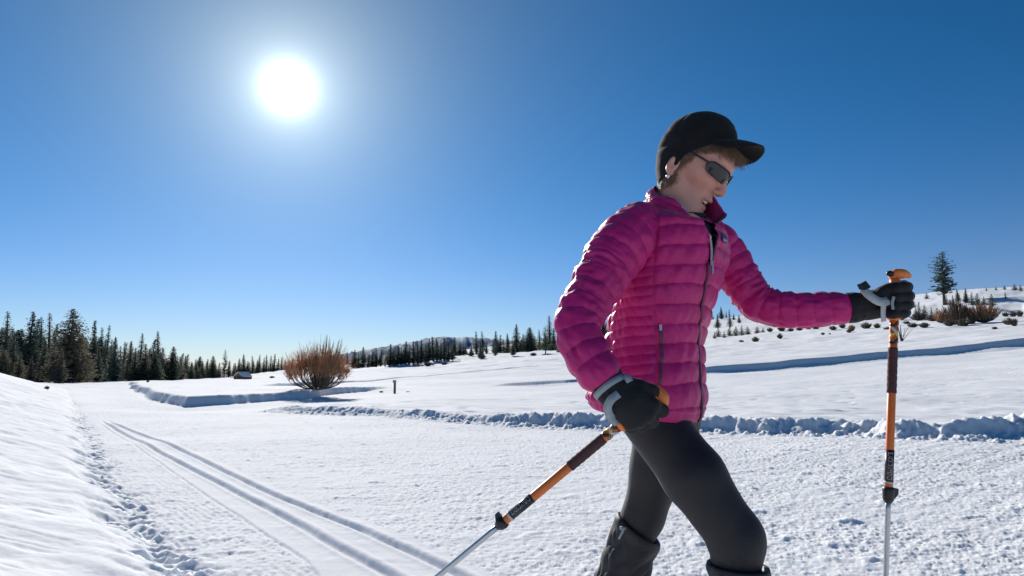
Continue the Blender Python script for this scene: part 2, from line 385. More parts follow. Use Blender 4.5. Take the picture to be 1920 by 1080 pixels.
    scrape = noise2((xx * .80 + yy * .60) * .8 + wx, (-xx * .60 + yy * .80) * 7 + wx, 58)
    crumbs += .006 * scrape * (.4 + .6 * right)
    lum = np.clip(noise2(xx * 5.5, yy * 7, 55) - .38, 0, 1) * .020 * (1 + .5 * right)
    z[nr] += soft * (1 - .80 * inpan) * (crumbs + lum) * ss(60, 30, rr)
    # comb lines of the groomer beside the tracks
    ux, uy = .61, -.79
    cor = np.sin((xx * uy * -1 + yy * ux) * 2 * math.pi / .045) * .0016 * ss(.05, .3, noise2(xx * 1.1, yy * 1.1, 60) + .15)
    z[nr] += soft * (1 - inpan) * cor * ss(9, 5, rr) * ss(.1, -.2, xx + yy * .1)
    # ski tracks
    for tt, dep, w in ((t1 + .005 * noise2(xx * 2.5, yy * 2.5, 71), .028, .029), (t2 + .005 * noise2(xx * 2.5, yy * 2.5, 72), .028, .029), (t3 + .006 * noise2(xx * 9, yy * 9, 73), .008, .012)):
        wob = 1 + .15 * noise2(xx * 3, yy * 3, 61)
        z[nr] -= on * dep * wob * np.exp(-(np.abs(tt) / w) ** 4) * ss(2., 0., rr - 14)
        z[nr] += on * dep * .22 * np.exp(-((np.abs(tt) - w * 1.9) / .02) ** 2) * ss(2., 0., rr - 14)
    # wind-scoured ripples on the untouched bank and field
    rip = fbm2(xx * .9, yy * 4.2 + .5 * noise2(xx, yy, 63), 3, 64); z[nr] += .0032 * rip * np.clip(ob + pl, 0, 1)
    fl = noise2(xx * 2.2 + 3, yy * 15, 65); z[nr] -= .006 * np.clip(fl - .40, 0, 1) * 3 * ob
    z[nr] += .0018 * noise2(xx * 25, yy * 25, 66) * np.clip(ob + pl, 0, 1)
    pm = np.clip(noise2(xx * 1.4, yy * 2.6, 67) - .48, 0, 1) * pl; z[nr] -= .10 * pm
    # rough strip where the bank meets the trail
    e = np.exp(-((db - .02) / .14) ** 2); z[nr] += e * .03 * fbm2(xx * 8, yy * 8, 3, 68)
    for (u, v, w, dp) in FOOT:
        w = w * .66
        c_ = G(u, v); dx = xx - c_[0]; dy = yy - c_[1]; m = (dx * dx + dy * dy) < .5
        a = dx[m] * .56 + dy[m] * .83; b = dx[m] * .83 - dy[m] * .56
        q = (a / (w * .95)) ** 2 + (b / (w * .55)) ** 2
        q = q * (1 + .35 * noise2(xx[m] * 13, yy[m] * 13, int(u)))
        zz = z[nr]; zz[m] += -dp * np.exp(-q ** 2) * .8 + dp * .22 * np.exp(-((np.sqrt(q) - 1.35) / .3) ** 2); z[nr] = zz
    return z
def hit(u, v, zf=None):
    d = ray(u, v); t = np.exp(np.linspace(math.log(2.0), math.log(3000), 6000))
    x, y, zr = d[0] * t, d[1] * t, CAM_H + d[2] * t
    z = height(x, y, False) if zf is None else zf(x, y)
    k = np.argmax(z >= zr)
    return np.array([x[k], y[k]]) if (z >= zr).any() else None
def line_hits(px):
    o = [hit(*q) for q in px]; return np.array([q for q in o if q is not None])
_cuts = [([(1180, 706), (1330, 697), (1500, 684), (1700, 666), (1920, 646), (2150, 624)], .36, .3),
         ([(900, 726), (1000, 720), (1110, 715), (1220, 711)], .14, .3),
         ([(1835, 580), (1880, 578), (1940, 577)], 1.0, .5), ([(1845, 571), (1890, 567), (1950, 563)], .9, .5),
         ([(665, 694), (760, 688), (860, 678), (960, 671), (1060, 664)], .5, .5)]
_cl = [(spline(line_hits(a), 48), b, c) for a, b, c in _cuts]
HILLCUT.extend(_cl)
def zat(x, y): return float(height(np.array([x, x + 1e-6]), np.array([y, y]), True)[0])

az_f = np.linspace(-41, 41, 1450); az_s = np.r_[np.linspace(41.4, 75, 70), np.linspace(77, 283, 90), np.linspace(285, 318.6, 70)]
azs = np.radians(np.r_[az_f, az_s])
rr_ = [0.25]
while rr_[-1] < 60000:
    r = rr_[-1]
    if r < 2.3: st = .05
    elif r < 14: st = min(.0058 * r, .0042 * r + .0)
    elif r < 30: st = .0062 * r
    elif 38 < r < 75: st = .0042 * r
    elif r < 110: st = .0075 * r
    elif r < 800: st = .03 * r
    else: st = .12 * r
    if 2.3 <= r < 6: st = .0035 * r + .004
    if 8.5 < r < 17: st = .0042 * r
    rr_.append(r + max(st, .012))
rr_ = np.array(rr_)
GX = rr_[:, None] * np.sin(azs)[None]; GY = rr_[:, None] * np.cos(azs)[None]
GZ = height(GX.ravel().copy(), GY.ravel().copy())
GZ = np.where(GZ < -40, -40, GZ)
gv = np.stack([GX.ravel(), GY.ravel(), GZ], 1); nr_, na_ = GX.shape
ii, jj = np.meshgrid(np.arange(nr_ - 1), np.arange(na_), indexing='ij'); ii = ii.ravel(); jj = jj.ravel(); kk = (jj + 1) % na_
gq = np.stack([ii * na_ + jj, (ii + 1) * na_ + jj, (ii + 1) * na_ + kk, ii * na_ + kk], 1)
gv = np.vstack([gv, [[0, 0, 0]]]); cc = len(gv) - 1
gt = np.array([(cc, j, (j + 1) % na_) for j in range(na_)])
ground_me = mesh_np('snow_ground', gv, gq, gt)
print('ground', len(gv), 'verts', nr_, 'rows')

def snow_mat():
    m = bpy.data.materials.new('snow'); m.use_nodes = True; nt = m.node_tree; b = nt.nodes['Principled BSDF']
    b.inputs['Base Color'].default_value = (.86, .88, .90, 1); b.inputs['Roughness'].default_value = .9; b.inputs['Specular IOR Level'].default_value = .06
    b.inputs['Subsurface Weight'].default_value = .6; b.inputs['Subsurface Radius'].default_value = (1.0, 1.15, 1.3); b.inputs['Subsurface Scale'].default_value = .045
    tcn = N(nt, 'ShaderNodeTexCoord')
    n1 = N(nt, 'ShaderNodeTexNoise'); n1.inputs['Scale'].default_value = 60; n1.inputs['Detail'].default_value = 5; n1.inputs['Roughness'].default_value = .65
    n2 = N(nt, 'ShaderNodeTexNoise'); n2.inputs['Scale'].default_value = .9; n2.inputs['Detail'].default_value = 4
    mp = N(nt, 'ShaderNodeMapping'); mp.inputs['Scale'].default_value = (.5, 3.0, 1)
    n3 = N(nt, 'ShaderNodeTexNoise'); n3.inputs['Scale'].default_value = 1.3; n3.inputs['Detail'].default_value = 6
    nt.links.new(tcn.outputs['Object'], n1.inputs[0]); nt.links.new(tcn.outputs['Object'], n2.inputs[0]); nt.links.new(tcn.outputs['Object'], mp.inputs[0]); nt.links.new(mp.outputs[0], n3.inputs[0])
    b1 = N(nt, 'ShaderNodeBump'); b1.inputs['Distance'].default_value = .0022; b1.inputs['Strength'].default_value = .8
    b2 = N(nt, 'ShaderNodeBump'); b2.inputs['Distance'].default_value = .02; b2.inputs['Strength'].default_value = .5
    nt.links.new(n1.outputs[0], b1.inputs['Height']); nt.links.new(n3.outputs[0], b2.inputs['Height'])
    nt.links.new(b2.outputs[0], b1.inputs['Normal']); nt.links.new(b1.outputs[0], b.inputs['Normal'])
    mr = N(nt, 'ShaderNodeMapRange'); mr.inputs[1].default_value = .35; mr.inputs[2].default_value = .7; mr.inputs[3].default_value = .96; mr.inputs[4].default_value = 1.02
    nt.links.new(n2.outputs[0], mr.inputs[0]); sc = N(nt, 'ShaderNodeVectorMath', operation='SCALE'); sc.inputs[0].default_value = (.86, .88, .90)
    nt.links.new(mr.outputs[0], sc.inputs['Scale']); nt.links.new(sc.outputs[0], b.inputs['Base Color'])
    return m
SNOW = snow_mat()
put('snow_ground', ground_me, SNOW, kind='structure')

# ------------------------------------------------------------------ trees and shrubs
_O = ['first', 'second', 'third', 'fourth', 'fifth', 'sixth', 'seventh', 'eighth', 'ninth', 'tenth', 'eleventh', 'twelfth', 'thirteenth', 'fourteenth', 'fifteenth', 'sixteenth', 'seventeenth', 'eighteenth', 'nineteenth']
ORD = list(_O)
for _t, _u in (('twentieth', 'twenty'), ('thirtieth', 'thirty'), ('fortieth', 'forty'), ('fiftieth', 'fifty'), ('sixtieth', 'sixty'), ('seventieth', 'seventy'), ('eightieth', 'eighty'), ('ninetieth', 'ninety')):
    ORD += [_t] + [_u + '-' + w for w in _O[:9]]
BARK = mat('bark', (.10, .075, .055), .9, .3, 6)
NEEDLE = [mat('needles_dark', (.068, .096, .078), .75, .35, 1.2, trans=.3), mat('needles_green', (.092, .115, .080), .75, .35, 1.2, trans=.3), mat('needles_olive', (.145, .128, .092), .8, .35, 1.2, trans=.3)]
TWIGM = mat('willow_twigs', (.60, .34, .18), .7, .35, 2.5, trans=.3)
STEMM = mat('willow_stems', (.13, .105, .085), .9, .3, 3)
SAGE = mat('sage_twigs', (.12, .10, .075), .9, .35, 2)
BROWNTW = mat('brown_twigs', (.19, .12, .075), .9, .3, 2)

def tri_cloud(c, size, rng, m=5, flat=.6, spread=1.0):
    """m small leaf-sized faces round every clump centre"""
    n = len(c); size = np.broadcast_to(size, (n,)); cc = np.repeat(c, m, 0); sz = np.repeat(size, m)[:, None]
    cc = cc + rng.normal(0, .55, cc.shape) * sz * spread * np.array([1, 1, flat])
    d1 = rng.normal(0, 1, cc.shape); d1[:, 2] *= flat; d1 /= np.linalg.norm(d1, axis=1)[:, None]
    d2 = rng.normal(0, 1, cc.shape); d2[:, 2] *= flat; d2 -= (d1 * d2).sum(1)[:, None] * d1; d2 /= np.linalg.norm(d2, axis=1)[:, None]
    a = rng.uniform(.5, 1.1, (len(cc), 1)) * sz
    v = np.stack([cc + d1 * a, cc - d1 * a * .5 + d2 * a * .55, cc - d1 * a * .6 - d2 * a * .5], 1).reshape(-1, 3)
    return v, np.arange(len(v)).reshape(-1, 3)
def conifer(seed, H=10., Rw=2.0, nb=220, taper=.85, low=.08, irregular=.3, m=5, droop=.25, cs=.30, gap=0., top=0.):
    """crown and trunk meshes of one conifer, base at 0"""
    rng = np.random.default_rng(seed); C = []; S = []; mbt = MB()
    lean = rng.normal(0, .012, 2) * H
    def axis(h): return np.array([lean[0] * h * h, lean[1] * h * h, h * H])
    mbt.tube([axis(t) for t in np.linspace(-.03, .97, 9)], np.linspace(.016 * H + .04, .01, 9), 7)
    hs = low + (1 - low) * (np.arange(nb) + rng.uniform(0, 1, nb)) / nb
    lob = rng.uniform(0, 6.28, 3)
    for i, h in enumerate(hs):
        az = i * 2.399 + rng.normal(0, .3); k = (h - low) / (1 - low)
        prof = (1 - k) ** taper * (1 - top * (1 - k) ** 4) + .008
        if k < .12: prof *= .55 + 3.5 * k
        L = Rw * prof * (1 + irregular * (math.sin(az * 2 + lob[0] + h * 9) * .5 + rng.normal(0, .45)))
        if gap and rng.uniform() < gap: continue
        L = max(L, .05); b = axis(h); n = max(2, int(L / (cs * .75)))
        t = (np.arange(n) + rng.uniform(.2, .9, n)) / n; t = .12 + .88 * t
        up = -droop * L * (t ** 1.4) + .12 * L * t + (k > .85) * .3 * L * t
        p = np.stack([b[0] + np.cos(az) * L * t, b[1] + np.sin(az) * L * t, b[2] + up], 1) + rng.normal(0, .07, (n, 3)) * cs * 2
        C.append(p); S.append(cs * (1.0 - .45 * t) * (.30 + .70 * (1 - k) ** .6) * rng.uniform(.7, 1.2, n))
        if i % 4 == 0 and L > .5: mbt.tube([b, b + np.array([np.cos(az), np.sin(az), -.05]) * L * .7], [.006 * H * .4 + .01, .008], 3, caps=False)
    tp = np.stack([axis(q) for q in np.linspace(.9, 1.0, 8)]); C.append(tp); S.append(np.full(8, cs * .22))
    v, t = tri_cloud(np.concatenate(C), np.concatenate(S), rng, m)
    return mesh_np('crown', v, None, t, False), mbt.mesh('trunk')
KINDS = {
 'spruce': [conifer(1, 10, 1.5, 260, .9, .03, .2, droop=.12), conifer(2, 10, 1.25, 240, .8, .04, .3, droop=.2), conifer(3, 10, 1.6, 260, .85, .03, .25, droop=.1), conifer(14, 10, 1.35, 230, 1.0, .05, .4)],
 'spire': [conifer(4, 10, .95, 150, .8, .03, .35, cs=.26), conifer(5, 10, 1.05, 150, 1.0, .05, .4, cs=.26), conifer(15, 10, .8, 140, .7, .12, .5, cs=.24)],
 'broad': [conifer(6, 10, 2.9, 420, .62, .02, .22, m=6, cs=.36), conifer(7, 10, 2.6, 360, .6, .03, .3, m=6, cs=.34)],
 'pine': [conifer(8, 10, 1.75, 125, .36, .20, .38, m=8, droop=-.08, cs=.36, gap=.10, top=.45), conifer(9, 10, 1.9, 120, .5, .15, .5, m=7, droop=0, cs=.33, gap=.18)],
 'small': [conifer(10, 10, 2.6, 90, .7, .01, .4, m=5, cs=.6), conifer(11, 10, 3.0, 90, .6, .01, .4, m=5, cs=.62), conifer(12, 10, 2.0, 90, .8, .02, .4, m=5, cs=.5)],
}
_km = {}
def tree(u, vtop, vbase, kind, shade, name, label, group=None, rmin=None, var=None, wide=1.0):
    """stands on the ground where the eye sees pixel (u, vbase) or, if that is hidden, at distance rmin"""
    if rmin is None:
        p = hit(u, vbase)
        if p is None: p = np.array(ray(u, vbase)[:2]) * 250
    else:
        d = ray(u, 700); p = d[:2] / np.hypot(d[0], d[1]) * rmin
    zb = zat(*p) - .05; r = np.hypot(*p); d = ray(u, vtop); ztop = CAM_H + d[2] / np.hypot(d[0], d[1]) * r; H = max(ztop - zb, .4)
    vs_ = KINDS[kind]; k = (var if var is not None else int(abs(u * 7 + vtop * 3))) % len(vs_); cm, tm = vs_[k]
    key = (kind, k, shade)
    if key not in _km: c = cm.copy(); c.materials.append(NEEDLE[shade]); _km[key] = c
    if not tm.materials: tm.materials.append(BARK)
    o = empty(name, (p[0], p[1], zb), label, 'tree', group, (0, 0, (u * 1.7) % 6.28)); s = H / 10.0
    wide = wide * {'spruce': 1.6, 'spire': 1.75, 'broad': 1.35, 'pine': 1.0, 'small': 1.5}[kind]
    o.scale = (s * wide, s * wide, s)
    put('crown', _km[key], None, o); put('trunk', tm, None, o)
    return o
# forest at the far end of the trail: (u, top row, base row, kind, shade, distance, width factor)
LEFT = [(-25, 590, 0, 'spruce', 0, 105, 1.1), (8, 584, 0, 'spire', 0, 110, 1.2), (22, 625, 0, 'spruce', 0, 96, 1.2), (3, 655, 0, 'broad', 2, 82, 1.0), (-12, 640, 0, 'spruce', 2, 88, 1.2), (49, 584, 0, 'spruce', 0, 112, 1.15), (62, 598, 0, 'spruce', 0, 118, 1.2),
        (74, 594, 0, 'spire', 0, 115, 1.0), (89, 587, 0, 'spire', 1, 112, 1.1), (97, 608, 0, 'spruce', 1, 100, 1.0), (35, 660, 0, 'spruce', 2, 84, 1.2), (57, 668, 0, 'spruce', 2, 82, 1.3), (80, 640, 0, 'spruce', 0, 92, 1.25), (128, 579, 0, 'broad', 2, 88, 1.0),
        (112, 655, 0, 'spruce', 2, 80, 1.2), (152, 640, 0, 'spruce', 2, 92, 1.1), (172, 601, 0, 'spruce', 0, 112, .95), (188, 613, 0, 'spire', 0, 118, .9), (197, 609, 0, 'spire', 0, 120, .9), (183, 650, 0, 'spruce', 0, 104, 1.1), (206, 636, 0, 'spire', 1, 116, 1.1),
        (214, 632, 0, 'spruce', 0, 102, 1.0), (230, 641, 0, 'spire', 0, 118, 1.1), (243, 640, 0, 'spruce', 2, 112, 1.1), (252, 652, 0, 'spruce', 1, 108, 1.2), (261, 625, 0, 'spire', 1, 118, 1.25), (271, 645, 0, 'spruce', 2, 110, 1.2), (282, 636, 0, 'spruce', 1, 118, 1.3), (295, 621, 0, 'spire', 1, 120, 1.3),
        (290, 660, 0, 'broad', 1, 108, .9), (306, 652, 0, 'spruce', 2, 122, 1.2), (323, 650, 0, 'broad', 1, 122, .9), (338, 668, 0, 'spruce', 2, 130, 1.3), (347, 667, 0, 'spruce', 0, 138, 1.0), (358, 678, 0, 'spruce', 1, 140, 1.3), (368, 674, 0, 'spruce', 1, 145, 1.2), (379, 677, 0, 'spruce', 2, 150, 1.3),
        (388, 673, 0, 'spruce', 1, 155, 1.1), (398, 667, 0, 'broad', 1, 158, .8), (410, 680, 0, 'spruce', 2, 160, 1.2), (421, 656, 0, 'pine', 1, 165, .8), (429, 676, 0, 'spruce', 2, 168, 1.3), (438, 681, 0, 'spruce', 1, 172, 1.2), (448, 672, 0, 'spruce', 0, 182, 1.2), (456, 664, 0, 'spruce', 1, 185, 1.2), (464, 676, 0, 'spruce', 1, 186, 1.2),
        (473, 667, 0, 'spire', 1, 190, 1.5), (481, 674, 0, 'spire', 1, 192, 1.6), (485, 665, 0, 'spire', 0, 194, 1.4), (493, 670, 0, 'spire', 1, 196, 1.5), (499, 665, 0, 'spire', 0, 198, 1.4), (507, 667, 0, 'spire', 1, 200, 1.6), (514, 663, 0, 'spire', 1, 202, 1.5), (521, 672, 0, 'spruce', 0, 204, 1.2), (527, 669, 0, 'spire', 0, 206, 1.6), (534, 674, 0, 'spruce', 1, 206, 1.2),
        (541, 678, 0, 'spruce', 0, 208, 1.2), (549, 672, 0, 'spruce', 1, 209, 1.1), (558, 670, 0, 'spire', 0, 210, 1.6), (567, 673, 0, 'spruce', 0, 211, 1.2), (577, 668, 0, 'spruce', 1, 212, 1.1), (587, 671, 0, 'spire', 0, 213, 1.6), (597, 667, 0, 'spruce', 1, 214, 1.1), (607, 664, 0, 'spruce', 0, 215, 1.1), (618, 667, 0, 'spire', 0, 216, 1.6), (629, 662, 0, 'spruce', 1, 217, 1.1), (640, 663, 0, 'spruce', 0, 218, 1.1), (650, 660, 0, 'spruce', 1, 219, 1.1)]
NAMED = {8: 'narrow dark spruce near the forest edge above the left snow bank', 128: 'broad olive conifer, the widest and tallest crown in the forest', 172: 'dark pointed spruce just right of the widest conifer',
         214: 'short dark rounded conifer standing before the paler forest trees', 261: 'slim green spire, left one of two tall spires above the trail bend', 295: 'slim green spire, right one of two tall spires above the trail bend',
         421: 'knobbly topped pine rising over the low trees beside the log shed', 49: 'tall dark spruce left of the widest conifer', 89: 'slim spire whose tip shows just left of the widest conifer'}
KN = {'spruce': ('spruce_tree', 'spruce'), 'spire': ('fir_tree', 'slim fir'), 'broad': ('broad_conifer', 'broad conifer'), 'pine': ('pine_tree', 'pine'), 'small': ('young_conifer', 'young conifer')}
SH = ['dark', 'green', 'olive brown']
cnt = 0
for (u, vt, vb, kd, shd, rr, wd) in sorted(LEFT):
    cnt += 1
    lab = NAMED.get(u) or '%s %s, %s along the forest from the left bank' % (SH[shd], KN[kd][1], ORD[cnt - 1])
    tree(u, vt, vb, kd, shd, KN[kd][0], lab, 'trees of the forest at the end of the trail', rmin=rr, wide=wd)
rng = np.random.default_rng(8)
for u in np.arange(-30, 660, 9.0):
    u = float(u + rng.uniform(-3, 3)); top = float(np.interp(u, [-30, 100, 180, 300, 420, 650], [612, 622, 632, 660, 680, 676]) + rng.uniform(-4, 12))
    r0 = float(np.interp(u, [0, 300, 480, 650], [122, 134, 200, 224])); kd = ['spruce', 'spruce', 'spire', 'broad'][int(rng.integers(4))]
    tree(u, top, 0, kd, int(rng.integers(3)), KN[kd][0], 'conifer deep in the forest, half hidden behind the front row of trees', 'trees hidden deep in the forest', rmin=r0, wide=1.3 if kd != 'broad' else .9)
# dark band of trees right of the willow, climbing with the slope
rng = np.random.default_rng(5); MID = []
tops = [(664, 656), (672, 662), (680, 651), (690, 664), (698, 660), (705, 652), (714, 655), (722, 662), (731, 645), (738, 655), (746, 648), (753, 652), (760, 640), (767, 648), (775, 640), (783, 645), (790, 637), (798, 646), (804, 636), (812, 631), (819, 634), (826, 640), (833, 634), (841, 640), (848, 650), (838, 658)]
for i, (u, v) in enumerate(tops):
    MID.append((u, v, float(np.interp(u, [660, 760, 860], [690, 683, 676])), ['spruce', 'spire', 'spruce', 'spire'][i % 4], [0, 1, 0, 0][i % 4], 1.55 if i % 2 == 0 else 2.0))
for i, (u, vt, vb, kd, shd, wd) in enumerate(MID):
    tree(u, vt, vb, kd, shd, KN[kd][0], '%s %s, %s tree right of the orange willow in the dark row' % (SH[shd], KN[kd][1], ORD[i]), 'dark row of trees right of the willow', wide=wd)
rng = np.random.default_rng(18)
for u in np.arange(662, 1062, 10.5):
    u = float(u + rng.uniform(-3, 3)); vb = float(np.interp(u, [660, 760, 860, 1060], [688, 681, 668, 652])); top = float(np.interp(u, [660, 760, 850, 940, 1060], [666, 653, 645, 640, 626]) + rng.uniform(-4, 7)); kd = ['spruce', 'spire', 'spruce', 'broad'][int(rng.integers(4))]
    tree(u, top, vb, kd, int(rng.integers(3)), KN[kd][0], 'low conifer filling in between the taller trees on the slope', 'low conifers filling the slope between taller trees', wide=1.2 if kd != 'broad' else .9)
# scattered trees on the snowy slope behind, left of the walker
SLOPE = [(852, 632, 648, 'spruce', 0), (862, 640, 655, 'spruce', 1), (869, 650, 668, 'spruce', 0), (876, 660, 668, 'small', 1), (893, 621, 666, 'spire', 0), (901, 640, 674, 'spruce', 0), (905, 621, 664, 'spire', 0), (912, 645, 663, 'spruce', 0), (930, 621, 645, 'spruce', 0), (929, 640, 668, 'spire', 0), (938, 628, 640, 'small', 0),
         (952, 625, 640, 'spruce', 0), (968, 608, 662, 'spruce', 0), (962, 640, 666, 'spruce', 1), (981, 626, 660, 'spruce', 0), (993, 614, 660, 'broad', 1), (1001, 632, 658, 'spruce', 0), (1012, 618, 656, 'spire', 1), (1023, 612, 662, 'pine', 1), (1031, 592, 655, 'spire', 0), (1038, 615, 655, 'spruce', 1), (1052, 612, 660, 'spruce', 0), (1064, 600, 655, 'spire', 0),
         (1128, 590, 640, 'broad', 2), (1140, 600, 640, 'spruce', 0), (1117, 604, 645, 'spruce', 0)]
for i, (u, vt, vb, kd, shd) in enumerate(SLOPE):
    tree(u, vt, vb, kd, shd, KN[kd][0], '%s %s on the patchy slope, %s tree counted towards the walker' % (SH[shd], KN[kd][1], ORD[i]), 'scattered trees on the slope behind the walker', wide=1.25 if kd != 'spire' else 1.5)
# between jacket and outstretched arm
GAP = [(1345, 588, 600, 'spruce', 0), (1353, 575, 603, 'spruce', 0), (1362, 583, 600, 'spire', 0), (1369, 580, 616, 'spire', 0), (1376, 588, 602, 'spruce', 0), (1386, 590, 604, 'spruce', 0), (1337, 590, 604, 'spruce', 1),
       (1347, 615, 628, 'small', 2), (1358, 620, 634, 'small', 1), (1368, 612, 630, 'small', 2), (1380, 612, 628, 'small', 1), (1391, 610, 627, 'small', 2), (1402, 612, 626, 'small', 1), (1340, 622, 634, 'small', 2), (1420, 612, 624, 'small', 2), (1431, 614, 624, 'small', 1)]
for i, (u, vt, vb, kd, shd) in enumerate(GAP):
    tree(u, vt, vb, kd, shd, KN[kd][0], '%s %s seen under the outstretched arm, %s one counted from the jacket' % (SH[shd], KN[kd][1], ORD[i]), 'trees seen under the outstretched arm', wide=1.3)
# the right-hand hillside
tree(1771, 472, 572, 'pine', 0, 'pine_tree', 'tall lone pine with an open oval crown on the right hillside', var=0, wide=1.45)
RIGHT = [(1712, 555, 578, 'small', 0, 'dark young conifer just right of the raised glove'), (1724, 566, 598, 'small', 1, 'green young conifer between the raised glove and the lone pine'), (1738, 549, 562, 'small', 0, 'little dark conifer on the skyline left of the lone pine'),
         (1718, 575, 592, 'small', 0, 'bushy dark conifer low beside the raised glove'), (1734, 572, 596, 'small', 1, 'rounded green conifer among brown shrubs left of the lone pine'), (1748, 576, 600, 'small', 1, 'green conifer right below the skyline, beside the orange shrub'), (1759, 577, 600, 'small', 1, 'small conifer in front of the lone pine'),
         (1797, 541, 568, 'spruce', 0, 'dark spruce right beside the lone pine'), (1812, 540, 569, 'spruce', 1, 'green pointed spruce, second one right of the lone pine'), (1833, 550, 572, 'small', 0, 'dark conifer above the orange dome shrub'), (1845, 556, 571, 'small', 1, 'small conifer right of the dark one above the orange shrub'),
         (1860, 551, 571, 'small', 0, 'round dark conifer in the middle of the open snow hillside'), (1886, 545, 565, 'spire', 1, 'slim conifer standing alone near the right end of the hillside'), (1850, 538, 548, 'small', 0, 'low dark conifer left on the hill crest'), (1868, 536, 546, 'small', 1, 'green conifer, second on the hill crest'),
         (1884, 535, 545, 'small', 0, 'dark conifer, third on the hill crest'), (1903, 532, 545, 'small', 0, 'dark conifer, fourth on the hill crest'), (1914, 534, 546, 'small', 0, 'dark conifer at the far right end of the hill crest'), (1787, 553, 573, 'small', 0, 'low dark conifer at the foot of the lone pine'), (1775, 552, 572, 'small', 0, 'stubby dark conifer hugging the trunk of the lone pine'),
         (1823, 548, 572, 'small', 0, 'narrow dark conifer between the spruce pair and the orange shrub')]
for (u, vt, vb, kd, shd, lab) in RIGHT:
    tree(u, vt, vb, kd, shd, KN[kd][0], lab, 'young conifers on the right hillside', wide=1.1)

def shrub_mesh(seed, W, H, ns, splay=.9, sub=3, r0=.02, r1=.006, dome=True, start=.45, steps=5, bow=0):
    """bare stems fanning from one root; returns (stems, twigs) meshes"""
    rng = np.random.default_rng(seed); a = MB(); b = MB()
    for i in range(ns):
        az = rng.uniform(0, 6.283); k = rng.uniform(0, 1) ** .6; el = 1 - k * splay
        x1 = np.cos(az) * k * W / 2; y1 = np.sin(az) * k * W / 2; h = H * (math.sqrt(max(0.05, 1 - (k * .86) ** 2)) if dome else 1) * rng.uniform(.72, 1.0)
        t = np.linspace(0, 1, steps); path = np.stack([x1 * (t ** .62 + bow * .15 * np.sin(3.14 * t)), y1 * (t ** .62 + bow * .15 * np.sin(3.14 * t)), h * (t ** 1.35)], 1) + rng.normal(0, .012, (steps, 3)) * W * t[:, None]
        a.tube(path, np.linspace(r0, r1, steps) * rng.uniform(.6, 1.3), 3, caps=False)
        for j in range(sub):
            s = rng.uniform(start, max(.8, start + .3)); q = path[min(int(s * (steps - 1)), steps - 2)] * 1.0; L = rng.uniform(.18, .42) * H
            d = nz(path[-1] - path[-2]) + rng.normal(0, .28 + .17 * bow, 3); d[2] = abs(d[2]) + .5; d = nz(d)
            e = q + d * L; p2 = np.array([q, (q + e) / 2 + rng.normal(0, .02, 3), e])
            b.tube(p2, np.linspace(r1 * 1.1, r1 * .35, 3), 3, caps=False)
            if sub > 4 and j % 2 == 0:
                e2 = (q + e) / 2 + nz(d + rng.normal(0, .5, 3)) * L * .6; b.tube(np.array([(q + e) / 2, e2]), [r1 * .7, r1 * .3], 3, caps=False)
    return a.mesh('stems'), b.mesh('twigs')
# the big orange willow in the field
wp = hit(596, 731); wz = zat(*wp) - .03; wr = np.hypot(*wp); Wm = 122 / FPX * wr; Hm = 97 / FPX * wr
ws, wt = shrub_mesh(77, Wm, Hm * .84, 130, sub=11, r0=.012, r1=.0065, start=.60, steps=8, bow=1.0)
wo = empty('willow_bush', (wp[0], wp[1], wz), 'big round willow bush with orange twigs and grey stems in the snow field', 'bush')
put('stems', ws, STEMM, wo); put('twigs', wt, TWIGM, wo)
tl = MB(); rng = np.random.default_rng(3)
for (du, vt) in ((-12, 642), (-17, 650), (14, 628), (8, 640), (5, 650), (20, 640), (38, 632), (34, 645), (44, 648), (-26, 658), (-8, 652), (27, 650), (11, 632), (36, 640)):
    for k in range(5):
        x = (du + rng.normal(0, 3)) / FPX * wr; h = (731 - vt) / FPX * wr * rng.uniform(.86, 1.02); y = rng.normal(0, .25)
        tl.tube(np.array([[x * .25, y * .3, .1], [x * .7, y * .8, h * .5], [x * .92, y, h * .8], [x, y, h]]), [.016, .011, .007, .003], 3, caps=False)
put('tall_shoots', tl.mesh('tall_shoots'), BROWNTW, wo)
# shrubs at the field's upper edge: (u, top, base, width px, material, label)
_sm = {}
def shrub(u, vt, vb, w, kind, label, group='bare shrubs along the upper edge of the field'):
    p = hit(u, vb)
    if p is None: return
    r = np.hypot(*p); zb = zat(*p) - .03; H = (vb - vt) / FPX * r; W = w / FPX * r
    if kind not in _sm:
        sd, m1, m2 = {'orange': (31, STEMM, TWIGM), 'brown': (32, STEMM, BROWNTW), 'sage': (33, SAGE, SAGE), 'sage2': (34, STEMM, SAGE)}[kind]
        a, b = shrub_mesh(sd, 1.0, 1.0, 70, sub=8, r0=.018, r1=.011, start=.3, steps=4); a.materials.append(m1); b.materials.append(m2); _sm[kind] = (a, b)
    o = empty('shrub', (p[0], p[1], zb), label, 'shrub', group, (0, 0, u % 6.28)); o.scale = (W, W, H)
    put('stems', _sm[kind][0], None, o); put('twigs', _sm[kind][1], None, o)
